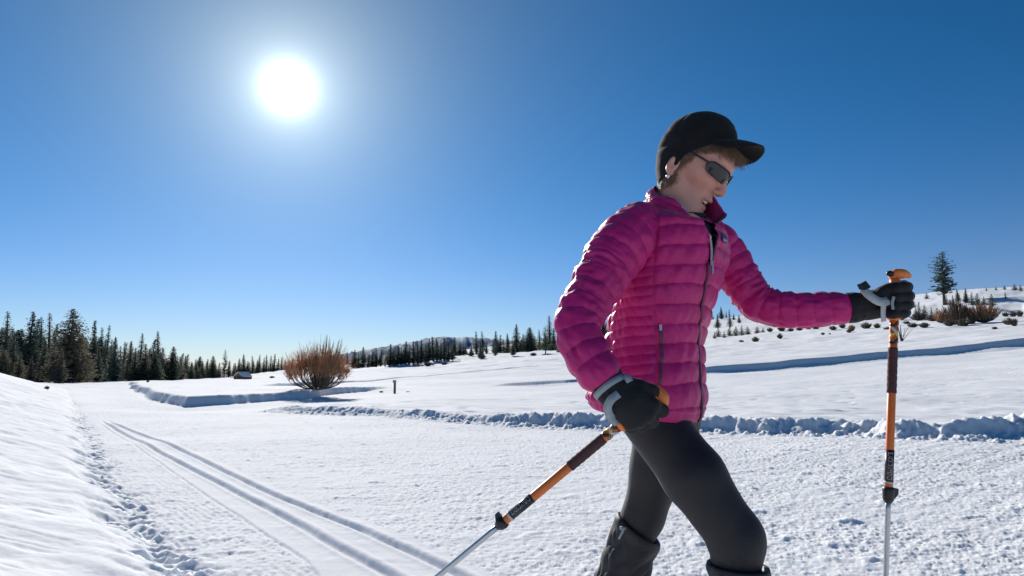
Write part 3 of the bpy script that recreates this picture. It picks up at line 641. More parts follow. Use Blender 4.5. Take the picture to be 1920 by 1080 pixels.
SHR = [(1793, 566, 609, 46, 'brown', 'tall brown bare shrub, the largest below the lone pine'), (1765, 584, 606, 22, 'orange', 'small orange shrub left of the tall brown one'), (1845, 572, 606, 50, 'orange', 'wide orange brown dome shrub right of the tall brown one'), (1822, 594, 608, 16, 'sage', 'dark little tuft between the brown shrub and the orange dome'),
       (1805, 596, 610, 22, 'sage2', 'low grey shrub at the foot of the tall brown one'), (1780, 598, 611, 18, 'sage', 'dark tuft at the left foot of the tall brown shrub'), (1712, 605, 614, 18, 'sage', 'grey sage tuft in the snow, left of a pair near the raised pole'), (1733, 604, 614, 17, 'sage', 'grey sage tuft in the snow, right of a pair near the raised pole'),
       (1895, 597, 610, 22, 'sage2', 'grey shrub at the right side of the upper field edge'), (1865, 612, 617, 9, 'sage2', 'tiny tuft poking through snow below the orange dome'), (1902, 604, 612, 10, 'sage', 'small dark tuft beside the right grey shrub'), (1900, 580, 590, 12, 'sage', 'dark clump behind the right grey shrub'), (1912, 578, 590, 10, 'sage', 'upright dark clump near the right end of the slope'),
       (1885, 582, 590, 10, 'sage2', 'faint grey clump on the slope above the right shrub'), (1700, 600, 606, 12, 'sage', 'dark tuft right beside the raised pole grip'), (1722, 586, 600, 26, 'sage', 'dark scrub patch behind the pair of tufts'), (1750, 592, 604, 22, 'sage2', 'grey scrub left of the small orange shrub'), (1690, 590, 600, 16, 'sage', 'dark scrub touching the raised glove'),
       (1665, 612, 619, 14, 'brown', 'low brown shrub left of the raised pole'), (1625, 604, 617, 20, 'brown', 'reddish brown shrub under the black cuff'), (1597, 608, 622, 12, 'orange', 'leaning orange twig clump under the black cuff'), (1592, 616, 624, 10, 'brown', 'low brown tuft below the leaning orange clump'),
       (1562, 612, 621, 14, 'sage', 'grey tuft under the forearm near the cuff'), (1543, 624, 629, 8, 'brown', 'tiny brown tuft out in the snow under the forearm'), (1556, 625, 628, 5, 'sage2', 'faintest speck of a tuft under the forearm'), (1500, 614, 621, 14, 'brown', 'brown tuft right under the middle of the forearm'), (1483, 615, 623, 12, 'sage', 'grey tuft left of the brown tuft under the forearm'),
       (1465, 612, 623, 16, 'brown', 'brown shrub touching the elbow side of the forearm'), (1463, 624, 635, 12, 'brown', 'lone brown bush a little out in the snow under the elbow'), (1416, 628, 639, 15, 'brown', 'dark brown bush standing alone below the elbow'), (1444, 616, 625, 12, 'sage', 'grey tuft under the elbow'), (1390, 636, 641, 10, 'sage2', 'half buried tuft left of the lone dark bush'),
       (1516, 612, 620, 12, 'sage', 'dark tuft under the forearm, between brown and grey ones'), (1530, 611, 619, 14, 'sage', 'dark spreading tuft under the forearm'), (1580, 608, 618, 12, 'sage2', 'pale tuft just left of the leaning orange clump'), (1645, 606, 616, 12, 'sage', 'dark tuft between the black cuff and the pole'),
       (833, 678, 685, 12, 'sage', 'dark tuft at the field edge under the tree row'), (802, 679, 687, 16, 'sage2', 'grey tuft left of the dark one under the tree row'), (741, 682, 688, 9, 'sage', 'small upright tuft in the snow below the tree row'), (903, 665, 676, 18, 'sage', 'dark shrub at the foot of the pair of spires'), (1000, 661, 669, 14, 'sage', 'dark round tuft at the field edge left of the walker'),
       (1028, 661, 667, 26, 'sage', 'long low dark scrub left of the walker'), (868, 655, 667, 14, 'sage', 'dark scrub among the slope trees'), (950, 655, 664, 16, 'sage', 'dark scrub left of the pointed slope spruce'), (883, 662, 670, 16, 'brown', 'brown scrub left of the pair of spires'), (510, 704, 709, 10, 'sage', 'small grey tuft right of the log shed'),
       (715, 730, 735, 8, 'sage2', 'tiny tuft in the snow left of the wooden post'), (765, 731, 734, 8, 'sage2', 'flat tuft in the snow right of the wooden post'), (88, 720, 727, 8, 'sage2', 'small tuft on the crest of the left snow bank'), (277, 712, 717, 5, 'sage', 'tiny dark tuft before the forest above the trail bend'),
       (648, 690, 699, 18, 'sage', 'dark shrub right of the willow at the field edge'), (640, 694, 700, 24, 'brown', 'low brown scrub at the right edge of the willow')]
for q in SHR: shrub(*q)
# twig sticking out of the snow beside the raised pole
p = hit(1690, 640); r_ = np.hypot(*p); mb = MB(); s_ = r_ / FPX
for (x0, x1, h) in ((0, -5, 30), (1, 0, 26), (2, 8, 22), (0, 14, 24), (1, 20, 20)):
    mb.tube(np.array([[x0 * s_, 0, -.05], [(x0 + x1) / 2 * s_, .02, h * .55 * s_], [x1 * s_, .0, h * s_]]), np.array([1.2, .8, .4]) * s_ * (1.2 if x1 < 1 else .5), 4)
o = put('dry_plant', mb.mesh('dry_plant'), SAGE, None, (p[0], p[1], zat(*p)), label='dry plant stalks poking from the snow beside the raised pole', category='plant')
# wooden post in the field
p = hit(740, 737); r_ = np.hypot(*p); s_ = r_ / FPX; POSTM = mat('weathered_wood', (.16, .12, .09), .9, .3, 8)
o = empty('marker_post', (p[0], p[1], zat(*p)), 'short weathered wooden post standing alone in the snow field', 'post')
mb = MB(); mb.box((0, 0, 11 * s_), (1.9 * s_, 1.9 * s_, 13 * s_)); put('post', mb.mesh('post', False), POSTM, o)
mb = MB(); mb.box((-.6 * s_, 0, 22.5 * s_), (2.8 * s_, 2.4 * s_, 2.6 * s_)); put('cap', mb.mesh('cap', False), mat('post_cap', (.3, .27, .24), .8), o)

# small log shed by the forest
sp = hit(455, 711.5); sr = np.hypot(*sp)
shed = empty('log_shed', (sp[0], sp[1], zat(*sp) - .1), 'small log shed with a snow covered gable roof at the forest edge', 'shed', None, (0, 0, R(-24)))
k = sr / FPX * .88; Wd, Dp, Hh, Rf = 19 * k, 22 * k, 8.5 * k, 7 * k
LOG = mat('pine_logs', (.30, .17, .10), .8, .25, 3); SHSNOW = SNOW
nl = 5; me = bpy.data.meshes.new('log'); lg = MB(); lg.tube([(-Wd / 2 - .15, 0, 0), (Wd / 2 + .15, 0, 0)], Hh / nl / 2, 8); lm = lg.mesh('log'); lm.materials.append(LOG)
lg = MB(); lg.tube([(0, -Dp / 2 - .15, 0), (0, Dp / 2 + .15, 0)], Hh / nl / 2, 8); lm2 = lg.mesh('log'); lm2.materials.append(LOG)
walls = put('wall', None, None, shed)
for i in range(nl):
    z_ = Hh / nl * (i + .5)
    for sgn in (-1, 1):
        put('log', lm, None, walls, (0, sgn * Dp / 2, z_)); put('log', lm2, None, walls, (sgn * Wd / 2, 0, z_ + Hh / nl * .4))
for i in range(5):   # gable logs shorten towards the ridge
    f = 1 - (i + .7) / 5
    for sgn in (-1, 1):
        g_ = put('log', lm, None, walls, (0, sgn * Dp / 2, Hh + Rf * (i + .5) / 5)); g_.scale = (max(.08, f), 1, 1)
def roof_side(sgn):
    a = MB(); e = Wd / 2 + 2.2 * k; y = Dp / 2 + 2 * k; th = 1.1 * k
    pts = [(sgn * e, -y, Hh - Rf * .22), (sgn * e, y, Hh - Rf * .22), (0, y, Hh + Rf), (0, -y, Hh + Rf)]
    up = [(x, y_, z_ + th) for x, y_, z_ in pts]
    return a.add(pts + up, [(0, 1, 2, 3), (4, 7, 6, 5), (0, 4, 5, 1), (1, 5, 6, 2), (2, 6, 7, 3), (3, 7, 4, 0)]).mesh('roof', False)
for sgn in (-1, 1): put('roof', roof_side(sgn), SHSNOW, shed)
mb = MB(); mb.box((0, -Dp / 2 - .12, Hh * .42), (Wd * .13, .06, Hh * .42)); put('door', mb.mesh('door', False), POSTM, shed)

# far mountains behind the slope
def ridge(pts, r, depth, name):
    u = np.array([q[0] for q in pts], float); v = np.array([q[1] for q in pts], float); uu = np.linspace(u[0], u[-1], 260); vv = np.interp(uu, u, v)
    d = np.array([ray(a, b) for a, b in zip(uu, vv)]); h = np.hypot(d[:, 0], d[:, 1]); rows = []
    for j, f in enumerate(np.linspace(-1, 1, 15)):
        rr = r + depth * f; prof = (1 - abs(f)) ** .8; top = CAM_H + d[:, 2] / h * r
        z = -60 + (top + 60) * prof + (1 - abs(f)) * abs(f) * 2 * depth * .15 * fbm2(uu * .05 + j * .9, uu * 0 + j * 1.7, 4, 90)
        z += (f == 0) * r * .0012 * fbm2(uu * .11, uu * 0, 3, 91)
        rows.append(np.stack([d[:, 0] / h * rr, d[:, 1] / h * rr, z], 1))
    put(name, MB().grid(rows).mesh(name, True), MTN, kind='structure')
MTN = bpy.data.materials.new('haze_tinted_mountain'); MTN.use_nodes = True; nt = MTN.node_tree; bb = nt.nodes['Principled BSDF']; bb.inputs['Roughness'].default_value = 1; bb.inputs['Specular IOR Level'].default_value = 0
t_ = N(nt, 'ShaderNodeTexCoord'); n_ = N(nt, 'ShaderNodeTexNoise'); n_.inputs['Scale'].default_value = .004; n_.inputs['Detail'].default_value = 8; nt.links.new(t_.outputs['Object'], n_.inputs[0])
cr = N(nt, 'ShaderNodeValToRGB'); cr.color_ramp.elements[0].position = .38; cr.color_ramp.elements[0].color = (.22, .28, .34, 1); cr.color_ramp.elements[1].position = .66; cr.color_ramp.elements[1].color = (.75, .78, .82, 1)  # pale blue of distant air haze mixed into the forest and snow colours
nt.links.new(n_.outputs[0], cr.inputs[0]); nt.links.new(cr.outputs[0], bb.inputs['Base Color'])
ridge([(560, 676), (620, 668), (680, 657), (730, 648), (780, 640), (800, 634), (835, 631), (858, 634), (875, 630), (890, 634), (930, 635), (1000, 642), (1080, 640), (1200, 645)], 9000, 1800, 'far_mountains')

# ------------------------------------------------------------------ the walker
def rgbm(n, c, **k): return mat(n, c, **k)
M_JACK = mat('magenta_nylon', (.52, .015, .165), .50, .10, 9, .0014, 80, spec=.32, sheen=.08)
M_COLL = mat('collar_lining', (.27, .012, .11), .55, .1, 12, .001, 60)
M_ZIP = mat('zipper_tape', (.12, .03, .07), .6, .2, 60); M_PULL = mat('zipper_metal', (.42, .34, .38), .3, 0, 1, metal=.8)
M_SKIN = mat('skin', (.55, .30, .22), .5, .06, 40, .0006, 120, attr='tint', sss=.08)
M_CAP = mat('black_fleece', (.0045, .004, .005), .95, .3, 60, .0012, 300, sheen=.06); M_HAIR = mat('hair', (.26, .175, .115), .5, .35, 90)
M_LENS = mat('dark_lens', (.012, .012, .014), .12, spec=.6); M_FRAME = mat('sunglass_frame', (.03, .028, .03), .35)
M_GLOVE = mat('black_glove', (.009, .009, .010), .8, .25, 45, .0012, 180, sheen=.04); M_STRAP = mat('grey_strap', (.30, .35, .37), .75, .1, 60, .0006, 400); M_STRAP2 = mat('pale_grey_strap', (.52, .53, .52), .7, .1, 60, .0006, 400)
M_LEG = mat('dark_leggings', (.013, .0105, .0135), .62, .15, 30, .0006, 240, sheen=.10); M_GAIT = mat('charcoal_gaiter', (.018, .016, .020), .6, .2, 14, .001, 120)
M_BOOT = mat('boot_leather', (.03, .025, .022), .6, .2, 20); M_SHIRT = mat('navy_shirt', (.010, .014, .030), .85, .2, 50); M_PEARL = mat('earring', (.8, .72, .66), .25)
M_TEETH = mat('teeth', (.75, .72, .66), .3); M_PATCH = mat('logo_navy', (.03, .035, .10), .6); M_PATCH2 = mat('logo_grey', (.30, .38, .52), .6)

PSI = R(30); F3 = np.array([math.cos(PSI), -math.sin(PSI), 0]); N3 = np.array([-math.sin(PSI), -math.cos(PSI), 0]); Z3 = np.array([0, 0, 1.])
YT = 1.75; K = P(1380, 1012, 1.60); feet = np.array([(P(1380, 1012, 1.6)[0] + P(1205, 968, 1.88)[0]) / 2 - .05, 1.75, 0.0])
walker = empty('person', tuple(feet), 'woman in a magenta quilted jacket, black cap and sunglasses striding with two poles', 'person')
def wp_(name, me, m, parent=None, **k):
    if parent is None: return put(name, me, m, walker, tuple(-feet), **k)
    return put(name, me, m, parent, **k)

# --- head frame
PH = R(36.5); YH = R(29); Fh = np.array([math.cos(YH), -math.sin(YH), 0]); Sh = np.array([-math.sin(YH), -math.cos(YH), 0])
hf = Fh * math.cos(PH) - Z3 * math.sin(PH); hu = Fh * math.sin(PH) + Z3 * math.cos(PH); hs = Sh
HC = P(1299, 306, 1.73); HSc = 1.03
def hl(f, s, u): return HC + HSc * (hf * f + hs * s + hu * u)
NB = P(1262, 400, 1.75)
HM = np.array([hf, hs, hu]); CC = P(1303, 304, 1.73)   # the cap's own centre
armN = [P(1205, 430, 1.64), P(1085, 600, 1.50), P(1146, 728, 1.42)]; armF = [P(1330, 445, 1.87), P(1422, 572, 1.85), P(1620, 575, 1.765)]
def head_sdf(p):
    q = (p - HC) @ HM.T / HSc
    E = lambda c, r: ell(q, c, np.eye(3), r)
    d = E((-.008, 0, .026), (.090, .074, .086))
    d = smin(d, cone(q, (.034, 0, -.015), (.058, 0, -.082), .056, .032), .03)
    d = smin(d, E((.030, 0, .020), (.066, .062, .060)), .02)
    for s in (-1, 1):
        d = smin(d, cone(q, (-.012, s * .048, -.042), (.056, s * .016, -.096), .018, .016), .022)
        d = smin(d, cone(q, (.048, s * .040, -.018), (.062, s * .030, -.022), .022, .017), .018)
        d = smin(d, cone(q, (.074, s * .034, .032), (.086, s * .006, .030), .010, .010), .012)
        d = smax(d, -ell(q, (.092, s * .032, .010), np.eye(3), (.014, .016, .010)), .010)
    d = smin(d, E((.070, 0, -.099), (.019, .021, .016)), .014)
    d = smin(d, cone(q, (.084, 0, .020), (.103, 0, -.022), .0085, .0095), .010)
    d = smin(d, E((.105, 0, -.030), (.0115, .011, .0095)), .007)
    for s in (-1, 1):
        d = smin(d, E((.095, s * .0125, -.035), (.010, .0065, .0075)), .006)
        d = smax(d, -E((.101, s * .0065, -.0405), (.005, .0032, .004)), .003)
        # crease from nose to mouth corner
        d = smax(d, -cone(q, (.091, s * .020, -.040), (.080, s * .031, -.068), .0022, .0022), .006)
    d = smin(d, E((.083, 0, -.058), (.013, .022, .011)), .008)
    d = smin(d, E((.0895, 0, -.0600), (.0080, .0205, .0052)), .004)
    d = smin(d, E((.0845, 0, -.0820), (.0090, .0180, .0060)), .005)
    d = smax(d, -E((.092, 0, -.0705), (.019, .0205, .0056)), .003)
    for s in (-1, 1):
        ear = E((-.013, s * .075, -.032), (.015, .0080, .026)); ear = smax(ear, -E((-.009, s * .084, -.028), (.009, .007, .017)), .003)
        ear = smin(ear, E((-.006, s * .073, -.053), (.007, .006, .008)), .005); d = smin(d, ear, .006)
    d = d * HSc
    nk = cone(p, hl(-.012, 0, -.055), NB + np.array([.012, 0, -.02]), .046, .056)
    return smin(d, nk, .02)
def body_sdf(p):
    d = head_sdf(p)
    d = smin(d, cone(p, NB + [0, 0, -.02], P(1262, 470, 1.75), .058, .085), .04)
    d = smin(d, cone(p, P(1262, 470, 1.75), P(1236, 740, 1.75), .085, .085), .04)
    for a in (armN, armF):
        d = smin(d, cone(p, P(1262, 450, 1.75), a[0], .045, .032), .03); d = smin(d, cone(p, a[0], a[1], .032, .028), .02); d = smin(d, cone(p, a[1], a[2], .030, .022), .02)
    return d
lo = HC + [-.16, -.14, -.20]; hi = HC + [.17, .16, .14]
v1, q1 = surface_nets(lambda p: head_sdf(p), lo, hi, .0030)
# the covered part of the body carries on from the neck: one mesh
lo2 = np.array([P(1040, 0, 1.6)[0] - .05, 1.33, .70]); hi2 = np.array([P(1640, 0, 1.8)[0] + .03, 2.0, 1.62])
def blur_v(v, q, it=2, lam=.5):
    n = len(v); e = np.concatenate([q[:, [0, 1]], q[:, [1, 2]], q[:, [2, 3]], q[:, [3, 0]]]); e = np.concatenate([e, e[:, ::-1]])
    cnt = np.bincount(e[:, 0], minlength=n)[:, None].clip(1)
    for _ in range(it):
        s = np.stack([np.bincount(e[:, 0], v[e[:, 1], k], n) for k in range(3)], 1) / cnt; v = v + lam * (s - v)
    return v
zcut = P(1264, 412, 1.75)[2]
v2, q2 = surface_nets(body_sdf, lo2, hi2, .0075)
keep1 = v1[q1][:, :, 2].mean(1) > zcut - .02; keep2 = v2[q2][:, :, 2].mean(1) < zcut + .0
v1 = blur_v(v1, q1, 1, .4); v2 = blur_v(v2, q2, 2)
mb = MB(); mb.add(v1, q1[keep1]); mb.add(v2, q2[keep2]); bme = mb.mesh('body')
vv = np.concatenate([v1, v2]); vv = np.zeros((len(bme.vertices) * 3)); bme.vertices.foreach_get('co', vv); vv = vv.reshape(-1, 3)
q = (vv - HC) @ HM.T / HSc
tint = np.tile(np.array([.64, .315, .235]), (len(vv), 1))
def blend(w, c): 
    global tint
    w = np.clip(w, 0, 1)[:, None]; tint = tint * (1 - w) + np.array(c) * w
g = lambda c, r: np.exp(-((((q - np.array(c)) / np.array(r)) ** 2).sum(1)))
blend(.55 * g((.105, 0, -.030), (.02, .02, .018)), (.58, .17, .14)); blend(.35 * g((.06, .045, -.025), (.03, .025, .025)), (.62, .21, .17)); blend(.35 * g((.06, -.045, -.025), (.03, .025, .025)), (.62, .21, .17))
blend(.75 * g((.092, 0, -.060), (.012, .020, .0055)), (.42, .12, .12)); blend(.75 * g((.087, 0, -.083), (.012, .018, .007)), (.45, .13, .13)); blend(1.2 * g((.082, 0, -.071), (.010, .018, .006)), (.10, .03, .03))
vcol(bme, 'tint', tint); body = wp_('body', bme, M_SKIN)
# teeth
mb = MB(); th = np.linspace(-.85, .85, 11)
rows = [[hl(.0655 + .0235 * math.cos(t), .0180 * math.sin(t), u) for t in th] for u in (-.0615, -.0655, -.0700)]
mb.grid(rows); o = wp_('teeth', mb.mesh('teeth'), M_TEETH)
# earring
mb = MB(); c = hl(-.005, .080, -.064)
t_, p_ = np.meshgrid(np.linspace(0, math.pi, 9), np.linspace(0, 2 * math.pi, 12, endpoint=False), indexing='ij')
sph = lambda c, r: (np.stack([np.sin(t_) * np.cos(p_), np.sin(t_) * np.sin(p_), np.cos(t_)], -1) * r + c)
mb.grid(sph(c, .0055), True); wp_('earring', mb.mesh('earring'), M_PEARL)

# --- sunglasses
def lens(sg):
    a = np.linspace(0, 1, 18); rows = []
    for i, aa in enumerate(a):
        th = sg * R(5 + 52 * aa); x = .1055 * math.cos(th) ** .9 - .002; s = .087 * math.sin(th); wing = (1 - abs(2 * aa - 1) ** 6) ** .7
        up = .005 + .0155 * wing + .001 * aa; dn = .005 - .0195 * wing * (1 - .30 * aa)
        rows.append([hl(x, s, dn + (up - dn) * k) + .002 * hf * math.sin(math.pi * k) for k in np.linspace(0, 1, 9)])
    return rows
def solid(rows, th, inward):
    rows = np.array(rows); back = rows + np.asarray(inward) * th; ring = np.concatenate([rows, back[:, ::-1]], 1)
    return MB().grid(ring, True, True)
sung = wp_('sunglasses', None, None)
for sg in (1, -1):
    put('lens', solid(lens(sg), .002, -hf).mesh('lens'), M_LENS, sung)
    top = [r[-1] for r in lens(sg)]; bot = [r[0] for r in lens(sg)]
    mb = MB(); mb.tube(np.array(top) + hf * .0005, .0017, 6); put('rim', mb.mesh('rim'), M_FRAME, sung)
    th = R(56); p0 = hl(.1055 * math.cos(th) ** .9 - .002, sg * .087 * math.sin(th), .012)
    mb = MB(); mb.ribbon(spline([p0, hl(.030, sg * .0805, .012), hl(-.005, sg * .080, .006), hl(-.018, sg * .079, -.012)], 14), hs * sg, .0055, .0028); put('temple', mb.mesh('temple'), M_FRAME, sung)
mb = MB(); mb.tube(spline([hl(.1035, .010, .014), hl(.1065, 0, .016), hl(.1035, -.010, .014)], 8), .0022, 6); put('bridge', mb.mesh('bridge'), M_FRAME, sung)

# --- cap
def edge_z(ph): c = math.cos(ph); return (.030 * c if c > 0 else .055 * c) - .004 - .016 * math.exp(-((abs(math.degrees(math.atan2(math.sin(ph), c))) - 118) / 20) ** 2)
def cap_pt(ph, t, off=0.0):
    ze = edge_z(ph); tau = t * math.pi / 2; c = math.cos(ph)
    rf = (.108 if c > 0 else .106); rs = .0895
    R_ = 1 / math.sqrt((c / rf) ** 2 + (math.sin(ph) / rs) ** 2)
    topz = .127; bul = 1 + .05 * math.sin(math.pi * min(1, t * 1.5))
    rr = R_ * (math.cos(tau) ** .72) * bul + off; z = ze + (topz - ze) * math.sin(tau) ** .92
    sh = .016 * t - .004
    if c < 0: rr *= 1 - .10 * (1 - t) ** 3 * abs(c)
    return CC + Fh * (rr * c + sh) + Sh * (rr * math.sin(ph)) + Z3 * (z + off * math.sin(tau))
nph, nt_ = 120, 46
rows = []
for t in np.linspace(0, .995, nt_): rows.append([cap_pt(ph, t) for ph in np.linspace(0, 2 * math.pi, nph, endpoint=False)])
rows = np.array(rows); ctr = CC + Z3 * .03
x, y, z = [rows[..., k] for k in range(3)]; nrmv = rows - ctr; nrmv /= np.linalg.norm(nrmv, axis=2)[..., None]
phg = np.linspace(0, 2 * math.pi, nph, endpoint=False)[None, :]; tg = np.linspace(0, 1, nt_)[:, None]
backw = np.clip(-np.cos(phg) + .35, 0, 1); fold = noise3(x * 9, y * 9, (z + x * .8) * 52, 3)
disp = .0045 * fold * backw * (1 - tg) + .0022 * noise3(x * 24, y * 24, z * 24, 4)
disp -= .0032 * np.exp(-((tg - .30) / .022) ** 2) * (.5 + .5 * backw)
for a in (0, math.pi / 2 + .3, math.pi, 1.5 * math.pi - .3):
    dph = np.angle(np.exp(1j * (phg - a))); disp -= .0018 * np.exp(-(dph / .05) ** 2) * (tg > .3)
rows = rows + nrmv * disp[..., None]
inner = [np.array([cap_pt(ph, .0, -.007) + Z3 * .004 for ph in np.linspace(0, 2 * math.pi, nph, endpoint=False)]), np.array([cap_pt(ph, .25, -.009) for ph in np.linspace(0, 2 * math.pi, nph, endpoint=False)])]
cap_rows = np.concatenate([[inner[1]], [inner[0]], rows]); mb = MB(); mb.grid(cap_rows, True); top = rows[-1]; mb.add(np.vstack([top, top.mean(0)]), None, [(i, (i + 1) % nph, nph) for i in range(nph)])
cap = wp_('cap', mb.mesh('cap'), M_CAP)
rows = []
for s in np.linspace(0, 1, 12):
    r_ = []
    for ph in np.linspace(R(-56), R(56), 40):
        b = cap_pt(ph, .05); out = Fh * math.cos(ph * .55) + Sh * math.sin(ph * .55); w = max(0., math.cos(ph * 90 / 56)) ** .5
        drop = (-.008 * s - .018 * s * s - .030 * (math.sin(ph) ** 2) * s) * min(1, w * 1.2) + .003
        r_.append(b + out * (.067 * w * s - .008 * (1 - s)) + Z3 * drop)
    rows.append(r_)
rows = np.array(rows); dn = rows - Z3 * .0055; ringv = np.concatenate([rows, dn[::-1]], 0); mb = MB(); mb.grid(ringv, False)
mb.grid(np.stack([dn[0], rows[0]])); visor = put('visor', mb.mesh('visor'), M_CAP, cap)

# --- hair
rng = np.random.default_rng(21); mb = MB()
def strand(p0, d, L, w=.0011, curl=.2, n=5, grav=.5):
    p = [np.array(p0)]; d = nz(d); side = rng.normal(0, curl, 3)
    for i in range(n - 1): d = nz(d + side * .25 - Z3 * grav * .25); p.append(p[-1] + d * L / (n - 1))
    mb.tube(np.array(p), np.linspace(w, w * .3, n) * rng.uniform(.7, 1.5), 3, caps=False)
for i in range(900):
    ph = R(rng.uniform(-55, 88)); wgt = math.exp(-((math.degrees(ph) - 5) / 42) ** 2)
    b = cap_pt(ph, .03, -.008 - rng.uniform(0, .006)); out = Fh * math.cos(ph) + Sh * math.sin(ph)
    L = (.018 + .056 * wgt) * rng.uniform(.5, 1.1); strand(b, out * .45 - Z3 + Fh * .22 + rng.normal(0, .13, 3), L, .0009)
for i in range(240):   # in front of and behind the ear
    ph = R(rng.choice([-1, 1], p=[.3, .7]) * rng.uniform(70, 122)); b = cap_pt(ph, .02, -.011); strand(b, -Z3 - Fh * .25 + rng.normal(0, .15, 3), rng.uniform(.016, .034), .0010)
for i in range(700):   # nape
    ph = R(rng.uniform(112, 248)); b = cap_pt(ph, .04, -.006); strand(b, -Z3 - (Fh * math.cos(ph) + Sh * math.sin(ph)) * .15 + rng.normal(0, .15, 3), rng.uniform(.020, .042), .0012)
wp_('hair', mb.mesh('hair'), M_HAIR)

# --- jacket
RG = [(1214, 774, .168, .124), (1214, 763, .173, .130), (1215, 742, .176, .132), (1222, 700, .172, .120), (1228, 650, .157, .110), (1236, 600, .160, .111), (1249, 550, .170, .118), (1263, 500, .178, .122),
      (1270, 460, .183, .117), (1270, 430, .172, .106), (1267, 408, .140, .092), (1266, 394, .100, .078), (1268, 384, .070, .064)]
ZR = np.array([[P(u, v, YT)[0], P(u, v, YT)[2], a, b] for u, v, a, b in RG]); rg = spline(ZR[:, [1, 0, 2, 3]], 400)   # z, x, a, b
zs = np.linspace(ZR[0, 1], ZR[-1, 1], 300); o_ = np.argsort(rg[:, 0]); rx, ra, rb = (np.interp(zs, rg[o_, 0], rg[o_, k]) for k in (1, 2, 3))
NPH = 300; phs = np.linspace(0, 2 * math.pi, NPH, endpoint=False)
z_hem, z_stop = zs[0], P(0, 507, YT)[2]
def twist(z): return R(25) * ss(P(0, 690, YT)[2], P(0, 480, YT)[2], z)   # the chest is turned further than the hips
def tors(z, ph, off=0.0):
    ph0 = ph; ph = ph + twist(z)
    x = np.interp(z, zs, rx); a = np.interp(z, zs, ra); b = np.interp(z, zs, rb); e = 2 / 2.35; c, s = np.cos(ph), np.sin(ph)
    lf = np.sign(c) * np.abs(c) ** e * b; ls = np.sign(s) * np.abs(s) ** e * a
    nn = np.stack([lf / b ** 2, ls / a ** 2], -1); nn /= np.linalg.norm(nn, axis=-1)[..., None]
    lf = lf + nn[..., 0] * off; ls = ls + nn[..., 1] * off
    sag = -.018 * np.cos(ph) * ss(z_hem + .10, z_hem, z) - .048 * np.clip(np.cos(ph0 - .05), 0, 1) ** 1.2 * ss(zs[-1] - .085, zs[-1], z)
    return np.stack([x + lf * F3[0] + ls * N3[0], YT + lf * F3[1] + ls * N3[1], z + sag], -1)
PER = .0465
def puff(z, ph):
    d = np.degrees(np.angle(np.exp(1j * ph))); ad = np.abs(d); side = ss(63, 66, ad) * ss(128, 124, ad)
    zz = z + .004 * noise2(d * .03, z * 8, 9) + .0015 * noise2(d * .12, z * 20, 10) - .010 * np.cos(ph) - (z_hem + .022)
    w1 = np.abs(np.sin(math.pi * zz / PER)) ** .50; w2 = np.abs(np.sin(math.pi * zz / (PER / 2))) ** .6
    w = .0078 * w1 * (1 - side) + .0034 * w2 * side
    seam = np.ones_like(w)
    for a_ in (63.5, -63.5, 126, -126): seam = seam * (1 - .9 * np.exp(-((d - a_) / 1.6) ** 2))
    seam = seam * (1 - .75 * np.exp(-(d / 2.6) ** 2))
    wr = .0030 * noise2(d * .10 + zz * 12, zz / PER * .8, 12) + .0016 * noise2(d * .20 - zz * 25, zz / PER * 1.3, 13) + .0005 * noise2(d * .4 - zz * 40, zz / PER * 3.0, 18)
    fade = ss(z_hem, z_hem + .012, z)
    low = ss(z_hem + .024, z_hem + .018, z)
    return (w * (1 - .6 * low) * seam + wr * (.5 + .5 * seam) + .0035 * noise2(d * .05, z * 14, 14)) * (.35 + .65 * fade)
Zg, PHg = np.meshgrid(zs, phs, indexing='ij'); pts = tors(Zg, PHg, puff(Zg, PHg))
# the front stands open above the zip's slider
opn = R(1) + R(13) * ss(z_stop, zs[-1] - .03, zs); m_, n_ = Zg.shape
i, j = np.meshgrid(np.arange(m_ - 1), np.arange(n_), indexing='ij'); i = i.ravel(); j = j.ravel(); k = (j + 1) % n_
dd = np.abs(np.angle(np.exp(1j * (phs[j] + phs[1] / 2)))); keep = ~((zs[i] > z_stop) & (dd < opn[i]))
qd = np.stack([i * n_ + j, i * n_ + k, (i + 1) * n_ + k, (i + 1) * n_ + j], 1)[keep]
mb = MB(); mb.add(pts.reshape(-1, 3), qd)
hem_in = tors(zs[0] + .012 + 0 * phs, phs, -.010); hem_in2 = tors(zs[0] + .05 + 0 * phs, phs, -.014); mb.grid(np.stack([hem_in2, hem_in, pts[0]]), True)
jacket = wp_('jacket', mb.mesh('jacket'), M_JACK)
def on_jacket(v, deg, off=.0): z = P(0, v, YT)[2]; ph = np.array([R(deg)]); zz = np.array([z]); return tors(zz, ph, puff(zz, ph) + off)[0]
def line_on(v0, v1, d0, d1, n, off): return np.array([on_jacket(v, d, off) for v, d in zip(np.linspace(v0, v1, n), np.linspace(d0, d1, n))])
mb = MB(); pz = line_on(774, 508, 0, 0, 60, .003); pz[:, :] = blur_v(pz, np.array([[a, a + 1, a + 1, a] for a in range(59)]), 4) if False else pz
mb.ribbon(pz, F3, .011, .004); zipp = put('zipper', mb.mesh('zipper'), M_ZIP, jacket)
mb = MB(); a_ = on_jacket(509, 0, .010); mb.box(a_, (.003, .004, .006)); mb.box(a_ + [0.002, -.001, -.016], (.0022, .003, .010)); put('zipper_pull', mb.mesh('zipper_pull', False), M_PULL, zipp)
# pocket zip on the near side
mb = MB(); mb.ribbon(line_on(718, 622, 59, 59, 30, .0005), N3 * .8 + F3 * .6, .009, .004); pk = put('pocket_zipper', mb.mesh('pocket_zipper'), M_ZIP, jacket)
a_ = on_jacket(622, 59, .004); mb = MB(); mb.box(a_, (.003, .003, .007)); put('zipper_pull', mb.mesh('zipper_pull', False), M_PULL, pk)
